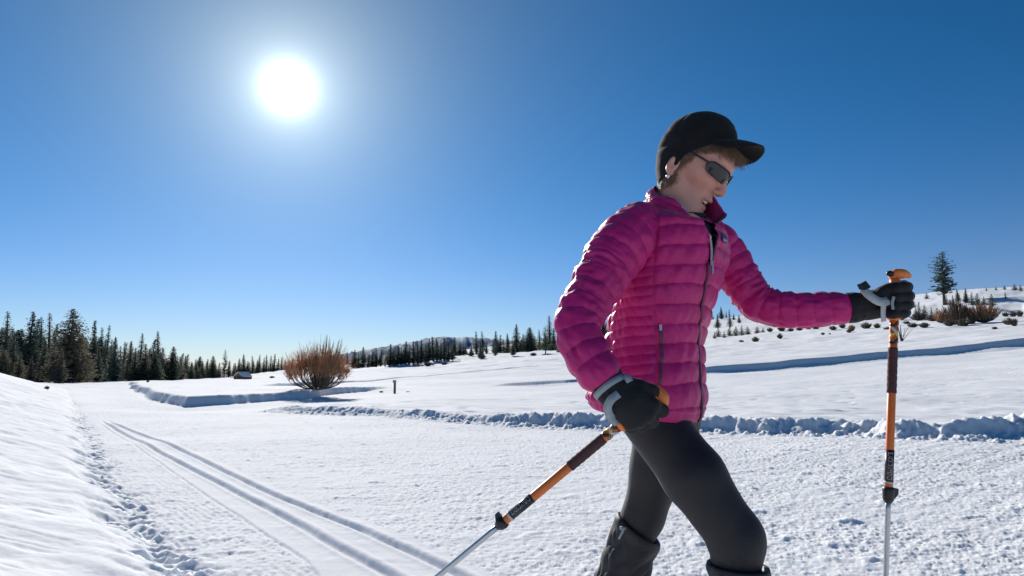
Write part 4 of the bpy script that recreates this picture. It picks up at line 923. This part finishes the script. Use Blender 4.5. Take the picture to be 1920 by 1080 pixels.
# sewn patch on the far breast
def patch(v0, v1, d0, d1, off):
    return MB().grid([[on_jacket(v, d, 0) * 0 + tors(np.array([P(0, v, YT)[2]]), np.array([R(d)]), np.array([.0125 + off]))[0] for d in np.linspace(d0, d1, 8)] for v in np.linspace(v0, v1, 5)])
lg = put('logo_patch', patch(452, 467, -13, -23, -.001).mesh('logo_patch'), M_PATCH, jacket)
put('logo_band', patch(461, 466, -13.8, -22.2, .0005).mesh('logo_band'), M_PATCH2, lg)

def sleeve(ctrl, per, amp, side_seed, name, cuff_in=True, nl=300, na=96):
    c = np.array([np.r_[P(u, v, y), r] for u, v, y, r in ctrl]); s = spline(c, nl); path = s[:, :3]; rad = s[:, 3]
    T, A, B = frames(path, [0, 0, 1]); arc = np.r_[0, np.cumsum(np.linalg.norm(np.diff(path, axis=0), axis=1))]
    th = np.linspace(0, 2 * math.pi, na, endpoint=False); AR, TH = np.meshgrid(arc, th, indexing='ij')
    cx, sx = np.cos(TH), np.sin(TH); L = arc[-1]
    ph = AR / per + .10 * noise3(cx * 1.5, sx * 1.5, AR * 14, side_seed) + .05 * noise3(cx * 4, sx * 4, AR * 30, side_seed + 1)
    p = amp * np.abs(np.sin(math.pi * ph)) ** .5
    p = p + .0034 * noise3(cx * 2.2, sx * 2.2, AR * 30, side_seed + 2) + .0022 * noise3(cx * 5, sx * 5, AR * 60, side_seed + 3)
    kink = np.exp(-((AR / L - .5) / .16) ** 2); p = p + kink * .0055 * noise3(cx * 1.6, sx * 1.6, AR * 85, side_seed + 5)
    p = p * ss(0, .02, L - AR) + -.006 * ss(.012, .0, L - AR)
    pts = path[:, None] + (rad[:, None] + p)[..., None] * (cx[..., None] * A[:, None] + sx[..., None] * B[:, None])
    mb = MB(); inner = path[-1] + (rad[-1] - .012) * (np.cos(th)[:, None] * A[-1] + np.sin(th)[:, None] * B[-1]); inn2 = inner - T[-1] * .03
    mb.grid(np.concatenate([pts, [inner], [inn2]]), True, True)
    return mb.mesh(name), path, T, A, B
sl, nearpath, nT, nA, nB = sleeve([(1228, 425, 1.70, .050), (1200, 432, 1.655, .064), (1164, 462, 1.60, .065), (1127, 522, 1.555, .057), (1094, 578, 1.51, .049), (1084, 620, 1.48, .047), (1102, 668, 1.45, .045), (1126, 704, 1.43, .043), (1136, 719, 1.427, .041)],   .040, .0054, 60, 'sleeve')
put('sleeve', sl, M_JACK, jacket)
sl2, farpath, fT, fA, fB = sleeve([(1290, 450, 1.84, .050), (1330, 452, 1.875, .060), (1362, 485, 1.885, .058), (1396, 535, 1.87, .051), (1428, 570, 1.85, .047), (1475, 581, 1.82, .044), (1535, 580, 1.79, .041), (1597, 577, 1.765, .036)], .040, .0048, 80, 'sleeve')
put('sleeve', sl2, M_JACK, jacket)
# collar, standing open
def collar_pt(fr, t, off=0.0):
    """fr 0..1 from the near front edge round the back to the far front edge, t 0..1 from base to top"""
    d0 = 31 + 62 * t ** .9; d1 = 360 + 19 - 33 * t; d = d0 + (d1 - d0) * fr; ph = R(d); c, s = math.cos(ph), math.sin(ph)
    bz = P(0, 396, YT)[2] - .078 * max(0, math.cos(ph - R(22))) ** 1.3
    farf = ss(.80, 1.0, fr); nearf = ss(.40, .0, fr)
    vt = 342 + 40 * nearf + 66 * farf; tz = P(0, vt, YT)[2]
    a = .098 - .012 * t + .004 * math.sin(math.pi * t); b = .084 + .012 * t * (1 if c > 0 else -.9)
    a += .010 * farf * t; b += .018 * farf * t
    cx = P(1268, 400, YT)[0] + .012 * t; z = bz + (tz - bz) * t
    p = np.array([cx + c * (b + off) * F3[0] + s * (a + off) * N3[0], YT + c * (b + off) * F3[1] + s * (a + off) * N3[1], z])
    return p
rows = []; fr_ = np.linspace(0, 1, 110)
for t in np.linspace(0, 1, 30):
    pf = .006 * abs(math.sin(math.pi * (t * 2.0))) ** .6
    rows.append([collar_pt(f, t, pf + .002 * float(noise2(np.array([f * 40]), np.array([t * 7]), 77)[0])) for f in fr_])
outer = np.array(rows); inn = np.array([[collar_pt(f, t, -.007) for f in fr_] for t in np.linspace(1, 0, 14)])
mb = MB(); mb.grid(np.concatenate([outer, inn[:1] + Z3 * .003])); collar = put('collar', mb.mesh('collar'), M_JACK, jacket)
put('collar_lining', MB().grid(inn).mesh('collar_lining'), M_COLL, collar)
cl = put('placket', solid(np.array([[collar_pt(f, t, .007) for f in (0, .0)] for t in np.linspace(0, 1, 4)]), .01, -N3).mesh('placket'), M_JACK, collar) if False else None
for side, f in ((0, 0.0), (1, 1.0)):
    e = [collar_pt(f, t, 0) for t in np.linspace(1, 0, 16)]
    sg = 1 if side == 0 else -1
    low = [tors(np.array([z]), np.array([sg * (R(1) + R(13) * ss(z_stop, zs[-1] - .03, z))]), np.array([.008]))[0] for z in np.linspace(P(0, 462, YT)[2], z_stop, 14)]
    mb = MB(); mb.ribbon(spline(np.array(e + low)[::2], 60), F3, .007, .004); put('zipper_tape', mb.mesh('zipper_tape'), mat('zipper_teeth', (.42, .36, .40), .45, .2, 300) if side == 0 else M_ZIP, collar)
# shirt inside the open front
mb = MB(); zz_ = np.linspace(P(0, 560, YT)[2], P(0, 425, YT)[2], 30)
rows = [tors(np.full(80, z), np.linspace(0, 2 * math.pi, 80, endpoint=False), np.full(80, -.012 + (0.0))) for z in zz_]
nk = [np.array([P(1274 + 4 * k, 418 - 5 * k, YT) + F3 * (math.cos(p) * .062) + N3 * (math.sin(p) * .062) for p in np.linspace(0, 2 * math.pi, 80, endpoint=False)]) for k in range(3)]
mb.grid(np.array(rows + nk), True); wp_('shirt', mb.mesh('shirt'), M_SHIRT)

# --- leggings
kN, kF = P(1381, 1012, 1.60), P(1206, 968, 1.88); aN = np.array([kN[0] + .005, 1.60, .10]); aF = np.array([P(1112, 1245, 1.95)[0], 1.95, .15])
def legs(p):
    hN, hF = P(1217, 780, 1.69), P(1250, 786, 1.825); mN, mF = P(1301, 893, 1.625), P(1232, 880, 1.855)
    d = smin(cone(p, hN, mN, .073, .071), cone(p, mN, kN, .072, .060), .02)
    d = smin(d, ell(p, kN + [.004, 0, .0], np.eye(3), (.054, .052, .07)), .02)
    e = smin(cone(p, hF, mF, .088, .069), cone(p, mF, kF, .069, .053), .02); d = smin(d, e, .03)
    d = smin(d, ell(p, P(1238, 750, 1.75), np.array([F3, N3, Z3]), (.095, .150, .09)), .03)
    for k_, a_ in ((kN, aN), (kF, aF)):
        d = smin(d, cone(p, k_, k_ * .68 + a_ * .32 - F3 * .012, .052, .054), .025); d = smin(d, cone(p, k_ * .68 + a_ * .32 - F3 * .012, a_, .054, .036), .02)
    return d
lo = np.array([min(aF[0], .1) - .12, 1.42, .05]); hi = np.array([kN[0] + .12, 2.08, P(0, 700, YT)[2]])
v, q = surface_nets(legs, lo, hi, .0075); v = blur_v(v, q, 3)
cr_ = noise3(v[:, 0] * 14, v[:, 1] * 14, v[:, 2] * 60, 7); nk_ = np.exp(-((v - (kN - [.05, 0, 0])) ** 2).sum(1) / .004); v = v + (v - kN) * (nk_ * .03 * cr_)[:, None]
leg = wp_('leggings', MB().add(v, q).mesh('leggings'), M_LEG)
# inside-leg seam
sN = [P(1214, 872, 1.56), P(1262, 930, 1.54), P(1312, 985, 1.53)]
# --- gaiters
def gaiter(k_, a_, top_off, r0, seed, tilt):
    ax = nz(a_ - k_); n = 80; L = np.linalg.norm(a_ - k_) - top_off + .03; rows = []
    tt = np.linspace(0, 1, 90); path = (k_ + ax * top_off)[None] + ax[None] * (tt * L)[:, None]; T, A, B = frames(path, [1, 0, 0]); th = np.linspace(0, 2 * math.pi, n, endpoint=False)
    TT, TH = np.meshgrid(tt, th, indexing='ij'); cx, sx = np.cos(TH), np.sin(TH)
    rad = r0 * (1 + .03 * np.sin(TT * 3) - .30 * ss(.35, .95, TT)) + .012 * ss(.88, 1, TT)
    w = .010 * np.abs(noise3(cx * 1.6 + TT * 6, sx * 1.6 - TT * 4, TT * 5, seed)) + .007 * np.abs(noise3(cx * 3.2 + TT * 10, sx * 3.2 - TT * 8, TT * 6, seed + 1)) - .006
    rad = rad + w * ss(0, .12, TT) + .004 * np.exp(-((TT - .03) / .03) ** 2)
    sh = tilt * cx * (1 - TT) ** 3
    pts = path[:, None] + rad[..., None] * (cx[..., None] * A[:, None] + sx[..., None] * B[:, None]) + ax * sh[..., None]
    inn = [path[0] + (r0 - .008) * (np.cos(th)[:, None] * A[0] + np.sin(th)[:, None] * B[0]) + ax * (tilt * np.cos(th))[:, None], path[0] + ax * .05 + (r0 - .012) * (np.cos(th)[:, None] * A[0] + np.sin(th)[:, None] * B[0])]
    mb = MB(); mb.grid(np.concatenate([[inn[1]], [inn[0]], pts]), True); g_ = wp_('gaiter', mb.mesh('gaiter'), M_GAIT)
    # draw cord toggle at the top edge
    cpt = path[0] - A[0] * (r0 + .006) * .72 - N3 * 0 + np.array([0, -.72, 0]) * r0 + ax * (.012 - tilt * .6)
    mb = MB(); mb.tube(np.array([cpt, cpt + ax * .012 + [.003, 0, 0], cpt + ax * .034 + [-.002, -.003, 0]]), [.004, .0035, .0025], 6); mb.box(cpt + ax * .004, (.008, .004, .004)); put('cord_toggle', mb.mesh('cord_toggle'), M_STRAP, g_)
gaiter(kF, aF, .035, .064, 40, .018); gaiter(kN, aN, .055, .066, 44, .004)
# --- boots
def boot(a_, toe, heel_z, toe_z, name='boot'):
    d0 = nz(np.array([toe[0], toe[1], 0])); L = .26; heel = a_ - d0 * .06; heel = np.array([heel[0], heel[1], heel_z + .035]); tip = np.array([a_[0] + d0[0] * .17, a_[1] + d0[1] * .17, toe_z + .03])
    mid = heel * .5 + tip * .5
    f = lambda p: smax(smin(smin(cone(p, heel, mid, .040, .040), cone(p, mid, tip, .040, .030), .02), cone(p, a_ + [0, 0, .06], heel * .6 + a_ * .4, .050, .042), .03), -(p[:, 2] - np.interp((p - heel) @ d0, [0, .24], [heel_z, toe_z])), .006)
    lo = np.minimum(heel, tip) - .09; hi = np.maximum(np.maximum(heel, tip), a_ + [0, 0, .09]) + .08
    v, q = surface_nets(f, lo, hi, .007); return wp_(name, MB().add(v, q).mesh(name), M_BOOT)
boot(aN, F3 * .3 + [1, 0, 0], .0, .004); boot(aF, F3 * .3 + [1, 0, 0], .055, .0)

# --- gloves: palm and five fingers each
def glove(parts, name, h=.0023, k=.006):
    allp = np.array([p for c in parts for p in c[0]]); lo = allp.min(0) - .03; hi = allp.max(0) + .03
    def f(p):
        d = None
        for pts_, rs, kk in parts:
            c = None
            for a, b, r0, r1 in zip(pts_[:-1], pts_[1:], rs[:-1], rs[1:]):
                e = cone(p, a, b, r0, r1); c = e if c is None else smin(c, e, .006)
            d = c if d is None else smin(d, c, kk)
        return d + .0009 * noise3(p[:, 0] * 60, p[:, 1] * 60, p[:, 2] * 60, 5)
    v, q = surface_nets(f, lo, hi, h); v = blur_v(v, q, 1, .4)
    return MB().add(v, q).mesh(name)
W = P(1150, 732, 1.415)
Kn = [P(1224, 760, 1.402), P(1213, 776, 1.398), P(1198, 787, 1.40), P(1181, 793, 1.408)]
parts = []
for i, (k_, r) in enumerate(zip(Kn, (.0165, .017, .0165, .015))): parts.append(([W + (k_ - P(1202, 776, 1.40)) * .35, k_ * .55 + W * .45 + (k_ - P(1202, 776, 1.40)) * .1, k_], [.025, .023, r], .012))
ax_ = nz(P(1240, 742, 1.44) - P(1165, 793, 1.44))
for i, k_ in enumerate(Kn):
    u0, v0 = proj(k_); r = (.0140, .0142, .0136, .0122)[i]; dx = (17, 9, 5, 2)[i]; dv = (10, 13, 11, 8)[i]
    parts.append(([k_, P(u0 + dx, v0 + dv, 1.422), P(u0 + dx - 2, v0 + dv - 3, 1.455), P(u0 + dx - 18, v0 + dv - 17, 1.468), P(u0 + dx - 30, v0 + dv - 22, 1.458)], [r * 1.02, r * .96, r * .93, r * .9, r * .8], .0018))
parts.append(([P(1172, 722, 1.415), P(1198, 726, 1.418), P(1221, 734, 1.425), P(1236, 744, 1.432)], [.020, .0165, .0150, .0125], .008))
gl = wp_('glove', glove(parts, 'glove'), M_GLOVE)
def cuff(path, rads, seed, n=64):
    path = spline(path, 40); T, A, B = frames(path, [0, 0, 1]); th = np.linspace(0, 2 * math.pi, n, endpoint=False); tt = np.linspace(0, 1, 40); rad = np.interp(tt, np.linspace(0, 1, len(rads)), rads)
    TT, TH = np.meshgrid(tt, th, indexing='ij'); w = .0022 * noise3(np.cos(TH) * 2, np.sin(TH) * 2, TT * 9, seed) + .0018 * noise3(np.cos(TH) * 5, np.sin(TH) * 5, TT * 2, seed + 1)
    pts = path[:, None] + (rad[:, None] + w)[..., None] * (np.cos(TH)[..., None] * A[:, None] + np.sin(TH)[..., None] * B[:, None])
    return MB().grid(pts, True, True).mesh('cuff'), path, T, A, B
cm, cp, cT, cA, cB = cuff([P(1128, 703, 1.43), P(1146, 728, 1.42), P(1166, 754, 1.41)], [.0385, .0365, .034, .030, .026], 50); put('cuff', cm, M_GLOVE, gl)
def band(path, A, B, T, i, r, w, th0, th1, n=40, flat=.003):
    t = np.linspace(th0, th1, n); c = path[i] + r * (np.cos(t)[:, None] * A[i] + np.sin(t)[:, None] * B[i]); nr = c - path[i]; return MB().ribbon(c, nr, w, flat)
put('wrist_band', band(cp, cA, cB, cT, 18, .0375, .013, 0, 2 * math.pi).mesh('wrist_band'), M_STRAP, gl)
mb = MB(); mb.ribbon(spline([P(1172, 704, 1.40), P(1177, 709, 1.392), P(1181, 716, 1.39)], 8), [0, -1, .2], .014, .005); put('tab', mb.mesh('tab'), M_STRAP, gl)

W2 = P(1624, 573, 1.768); parts = []
Kf = [P(1694, 537, 1.785), P(1697, 554, 1.787), P(1696, 570, 1.785), P(1691, 585, 1.78)]
for i, k_ in enumerate(Kf): parts.append(([W2 + np.array([0, 0, (1.5 - i) * .008]), k_ * .5 + W2 * .5 + [0, .004, 0], k_], [.026, .022, .0165], .012))
for i, k_ in enumerate(Kf):
    u0, v0 = proj(k_); r = (.0140, .0142, .0136, .0124)[i]
    parts.append(([k_, P(u0 + 7, v0 + 1, 1.758), P(u0 + 3, v0 + 3, 1.726), P(u0 - 17, v0 + 4, 1.716), P(u0 - 30, v0 + 3, 1.728)], [r * 1.02, r * .95, r * .93, r * .9, r * .8], .0018))
parts.append(([P(1636, 562, 1.755), P(1656, 549, 1.735), P(1676, 541, 1.722), P(1692, 538, 1.722)], [.021, .0175, .0155, .013], .007))
gr = wp_('glove', glove(parts, 'glove'), M_GLOVE)
cm, cp2, cT2, cA2, cB2 = cuff([P(1588, 577, 1.767), P(1612, 576, 1.766), P(1640, 572, 1.766)], [.038, .0385, .036, .033, .028], 54); put('cuff', cm, M_GLOVE, gr)

# ------------------------------------------------------------------ the two poles
M_OR = mat('orange_aluminium', (.84, .21, .045), .42, .05, 30, spec=.4); M_ORG = mat('orange_grip', (.92, .24, .05), .5); M_FOAM = mat('brown_foam', (.085, .035, .035), .85, .2, 90, .0012, 300)
M_BLK = mat('black_plastic', (.015, .015, .017), .4); M_LABEL = mat('black_label', (.03, .022, .022), .4); M_SILV = mat('silver_aluminium', (.55, .57, .58), .30, 0, 1, metal=.75); M_INK = mat('label_print', (.55, .55, .58), .5); M_INK2 = mat('yellow_print', (.70, .48, .10), .5)
def txt_mesh(text):
    cu = bpy.data.curves.new('t', 'FONT'); cu.body = text; cu.size = 1; cu.resolution_u = 3; ob = bpy.data.objects.new('t', cu); COL.objects.link(ob); dg = bpy.context.evaluated_depsgraph_get(); dg.update()
    me = bpy.data.meshes.new_from_object(ob.evaluated_get(dg)); bpy.data.objects.remove(ob); v = np.array([q.co[:] for q in me.vertices]); f = [tuple(p.vertices) for p in me.polygons]; return v, f
def make_pole(label, top, tip, at, marks, rs, facing):
    """at(px) -> distance from the tip along the pole; marks in photo pixels along it"""
    ax = nz(top - tip); rot = Vector(ax).to_track_quat('Z', 'Y'); o = empty('trekking_pole', tuple(tip), label, 'trekking pole', 'orange and silver trekking poles'); o.rotation_mode = 'QUATERNION'; o.rotation_quaternion = rot
    Rm = np.array(rot.to_matrix()); fl = Rm.T @ np.asarray(facing, float); fa = math.atan2(fl[1], fl[0])
    def lathe(name, prof, m, parent=o, n=20, props=None):
        prof = np.array(prof, float); th = np.linspace(0, 2 * math.pi, n, endpoint=False)
        pts = np.stack([prof[:, 1][:, None] * np.cos(th), prof[:, 1][:, None] * np.sin(th), np.repeat(prof[:, 0][:, None], n, 1)], -1)
        return put(name, MB().grid(pts, True, True).mesh(name), m, parent)
    d = {k: at(v) for k, v in marks.items()}; rS, rO, rF = rs
    lathe('tip', [(0, .002), (.02, .004), (.05, .007), (.06, .007)], M_BLK)
    bk = lathe('basket', [(.064, .007), (.066, .030), (.070, .032), (.072, .028), (.074, .008)], M_BLK)
    lathe('lower_shaft', [(.055, rS * .8), (d['lever0'] - .02, rS), (d['lever0'] + .01, rS)], M_SILV)
    lathe('upper_shaft', [(d['lever1'] - .006, rO * .98), (d['lever1'], rO), (d['top'] - .02, rO * 1.03)], M_OR)
    lv = lathe('lock_lever', [(d['lever0'] - .004, rS + .001), (d['lever0'] + .004, rO + .003), (d['lever1'] - .006, rO + .0045), (d['lever1'], rO + .003), (d['lever1'] + .001, rO - .001)], M_BLK)
    sd = fa + (math.pi / 2) * marks_side
    mb = MB(); c0 = np.array([math.cos(sd), math.sin(sd), 0]); zc = (d['lever0'] + d['lever1']) / 2; hh = (d['lever1'] - d['lever0']) / 2; tn = np.array([-c0[1], c0[0], 0])
    pr = [(rO * .6, -hh * .95), (rO + .006, -hh * .35), (rO + .0125, hh * .1), (rO + .013, hh * .9), (rO * .6, hh * .98)]
    A_ = [c0 * a + Z3 * (zc + b) + tn * .006 for a, b in pr]; B_ = [c0 * a + Z3 * (zc + b) - tn * .006 for a, b in pr]; nP = len(pr)
    mb.add(A_ + B_, [(i, (i + 1) % nP, nP + (i + 1) % nP, nP + i) for i in range(nP)], [(0, i + 1, i) for i in range(1, nP - 1)] + [(nP, nP + i, nP + i + 1) for i in range(1, nP - 1)]); put('lever_arm', mb.mesh('lever_arm', False), M_BLK, lv)
    lb = lathe('label', [(d['lab0'], rO + .0006), (d['lab1'], rO + .0006)], M_LABEL)
    v, f = txt_mesh('BLACK DIAMOND'); Lx = v[:, 0].max(); ln = (d['lab1'] - d['lab0']) * .86; sc = ln / Lx; hgt = rO * 1.05 / (v[:, 1].max())
    z = d['lab1'] - (d['lab1'] - d['lab0']) * .07 - v[:, 0] * sc if text_down else d['lab0'] + (d['lab1'] - d['lab0']) * .07 + v[:, 0] * sc
    y = v[:, 1] * hgt; an = fa + (y - rO * .5) / rO * (1 if text_down else -1) + text_turn; rr = rO + .0011; me = bpy.data.meshes.new('lettering')
    me.from_pydata([tuple(q) for q in np.stack([rr * np.cos(an), rr * np.sin(an), z], 1)], [], f); put('lettering', me, M_INK, lb)
    lathe('label_ring', [(d['lab0'] - .004, rO + .0009), (d['lab0'] + .001, rO + .0009)], M_INK)
    fz = np.linspace(d['foam0'], d['foam1'], 24); lathe('foam_sleeve', [(fz[0], rO)] + [(q_, rF + .0004 * math.sin(i * 1.9)) for i, q_ in enumerate(fz)] + [(fz[-1], rO)], M_FOAM)
    # printed marks between foam and grip
    for i in range(4):
        a0 = d['foam1'] + (d['grip0'] - d['foam1']) * (.22 + .2 * i); t = np.linspace(-1.5, 1.5, 12)
        mbm = MB(); zr = a0 + .006 * np.sin(t * 2.2 + i * 2.1); rr = rO + .0012; pth = np.stack([rr * np.cos(fa + t), rr * np.sin(fa + t), zr], 1)
        mbm.ribbon(pth, np.stack([np.cos(fa + t), np.sin(fa + t), 0 * t], 1), .007, .0006); put('print_mark', mbm.mesh('print_mark'), [M_LABEL, M_INK2, M_INK, M_LABEL][i], o)
    H = d['top'] - d['grip0']
    grip = lathe('grip', [(d['grip0'] - .004, rO), (d['grip0'], rO + .007), (d['grip0'] + .012, rO + .0075), (d['grip0'] + .022, rO + .002), (d['grip0'] + H * .45, rO + .004), (d['grip0'] + H * .7, rO + .002), (d['grip0'] + H * .88, rO + .003), (d['top'] - .004, rO + .004)], M_ORG)
    return o, grip, Rm, fa
def dist_fn(top, tip, key):
    tt = np.linspace(0, 1, 4000); pp = tip[None] + (top - tip)[None] * tt[:, None]; pr_ = np.array([proj(q) for q in pp[1:]]); L = np.linalg.norm(top - tip)
    return lambda px: float(tt[1:][np.argmin(np.abs(pr_[:, key] - px))] * L)
# raised front pole
t0 = P(1678.5, 522, 1.752); t1 = P(1661, 1080, 1.755); dr = t1 - t0; tipF = t0 + dr * (t0[2] / (t0[2] - t1[2])); tipF[2] = 0.0
marks_side = 1; text_down = True; text_turn = -.45
poleF, gripF, RmF, faF = make_pole('upright trekking pole planted ahead, held high by the outstretched gloved hand', t0, tipF, dist_fn(t0, tipF, 1),
    dict(top=522, grip0=598, foam1=652, foam0=737, lab1=843, lab0=903, lever1=913, lever0=940), (.0066, .0098, .0115), [0.1, -1, 0])
def loc(M, tip, p): return M.T @ (np.asarray(p) - tip)
def head_piece(M, tip, pts, rads, name, m, parent, flat=1.0, n=14):
    mb = MB(); mb.tube(np.array([loc(M, tip, q) for q in spline(pts, 16)]), np.interp(np.linspace(0, 1, 16), np.linspace(0, 1, len(rads)), rads), n, flat); return put(name, mb.mesh(name), m, parent)
head_piece(RmF, tipF, [P(1668, 519, 1.75), P(1682, 514, 1.748), P(1697, 514, 1.747), P(1707, 519, 1.747)], [.008, .0145, .012, .005], 'grip_head', M_ORG, gripF)
head_piece(RmF, tipF, [P(1662, 512, 1.748), P(1668, 513, 1.746), P(1676, 515, 1.742)], [.004, .009, .005], 'thumb_plate', M_BLK, gripF)
def strap(M, tip, pts, w, th, name, m, parent, nrm=(0, -1, .2), n=26):
    mb = MB(); mb.ribbon(np.array([loc(M, tip, q) for q in spline(pts, n)]), M.T @ np.asarray(nrm, float), w, th); return put(name, mb.mesh(name), m, parent)
stp = strap(RmF, tipF, [P(1619, 541, 1.722), P(1628, 552, 1.712), P(1643, 563, 1.708), P(1656, 566, 1.712), P(1667, 563, 1.72)], .0225, .0022, 'wrist_strap', M_STRAP2, poleF)
strap(RmF, tipF, [P(1658, 562, 1.712), P(1656, 580, 1.712), P(1657, 603, 1.725)], .013, .0018, 'strap_tail', M_STRAP2, stp)
strap(RmF, tipF, [P(1676, 556, 1.692), P(1673, 568, 1.692), P(1675, 580, 1.695)], .007, .0015, 'strap_loop', M_STRAP, stp)
mb = MB(); c_ = loc(RmF, tipF, P(1618, 538, 1.724)); mb.ribbon(np.array([loc(RmF, tipF, q) for q in (P(1610, 541, 1.726), P(1618, 538, 1.722), P(1627, 533, 1.724))]), RmF.T @ np.array([0, -1, .3]), .020, .007); put('buckle', mb.mesh('buckle', False), M_FRAME, stp)
# trailing near pole
t0 = P(1238, 741, 1.437); t1 = P(822, 1080, 1.50); dr = t1 - t0
# the shaft leaves the fist at (1163, 797) and runs through (822, 1080)
s0 = P(1163, 795.5, 1.437); dr = t1 - s0; tipN = s0 + dr * (s0[2] / (s0[2] - t1[2])); tipN[2] = 0.0
topN = s0 - nz(dr) * .098; marks_side = -1; text_down = False; text_turn = -.25
poleN, gripN, RmN, faN = make_pole('trailing trekking pole slanting down behind, gripped by the gloved hand at the hip', topN, tipN, dist_fn(topN, tipN, 0),
    dict(top=proj(topN)[0], grip0=1160, foam1=1132, foam0=1068, lab1=999, lab0=958, lever1=947, lever0=934), (.0062, .0095, .0112), [0, -1, .3])
head_piece(RmN, tipN, [P(1216, 738, 1.438), P(1232, 738, 1.432), P(1243, 750, 1.428), P(1246, 762, 1.43)], [.012, .0165, .0155, .007], 'grip_head', M_ORG, gripN)
head_piece(RmN, tipN, [P(1214, 733, 1.43), P(1222, 731, 1.425), P(1233, 737, 1.418)], [.007, .0095, .006], 'thumb_plate', M_BLK, gripN)
stn = strap(RmN, tipN, [P(1160, 738, 1.378), P(1146, 749, 1.376), P(1139, 764, 1.382), P(1144, 780, 1.395), P(1158, 795, 1.42)], .017, .002, 'wrist_strap', M_STRAP, poleN, (-.3, -1, .1))

print('script objects', len(bpy.data.objects))
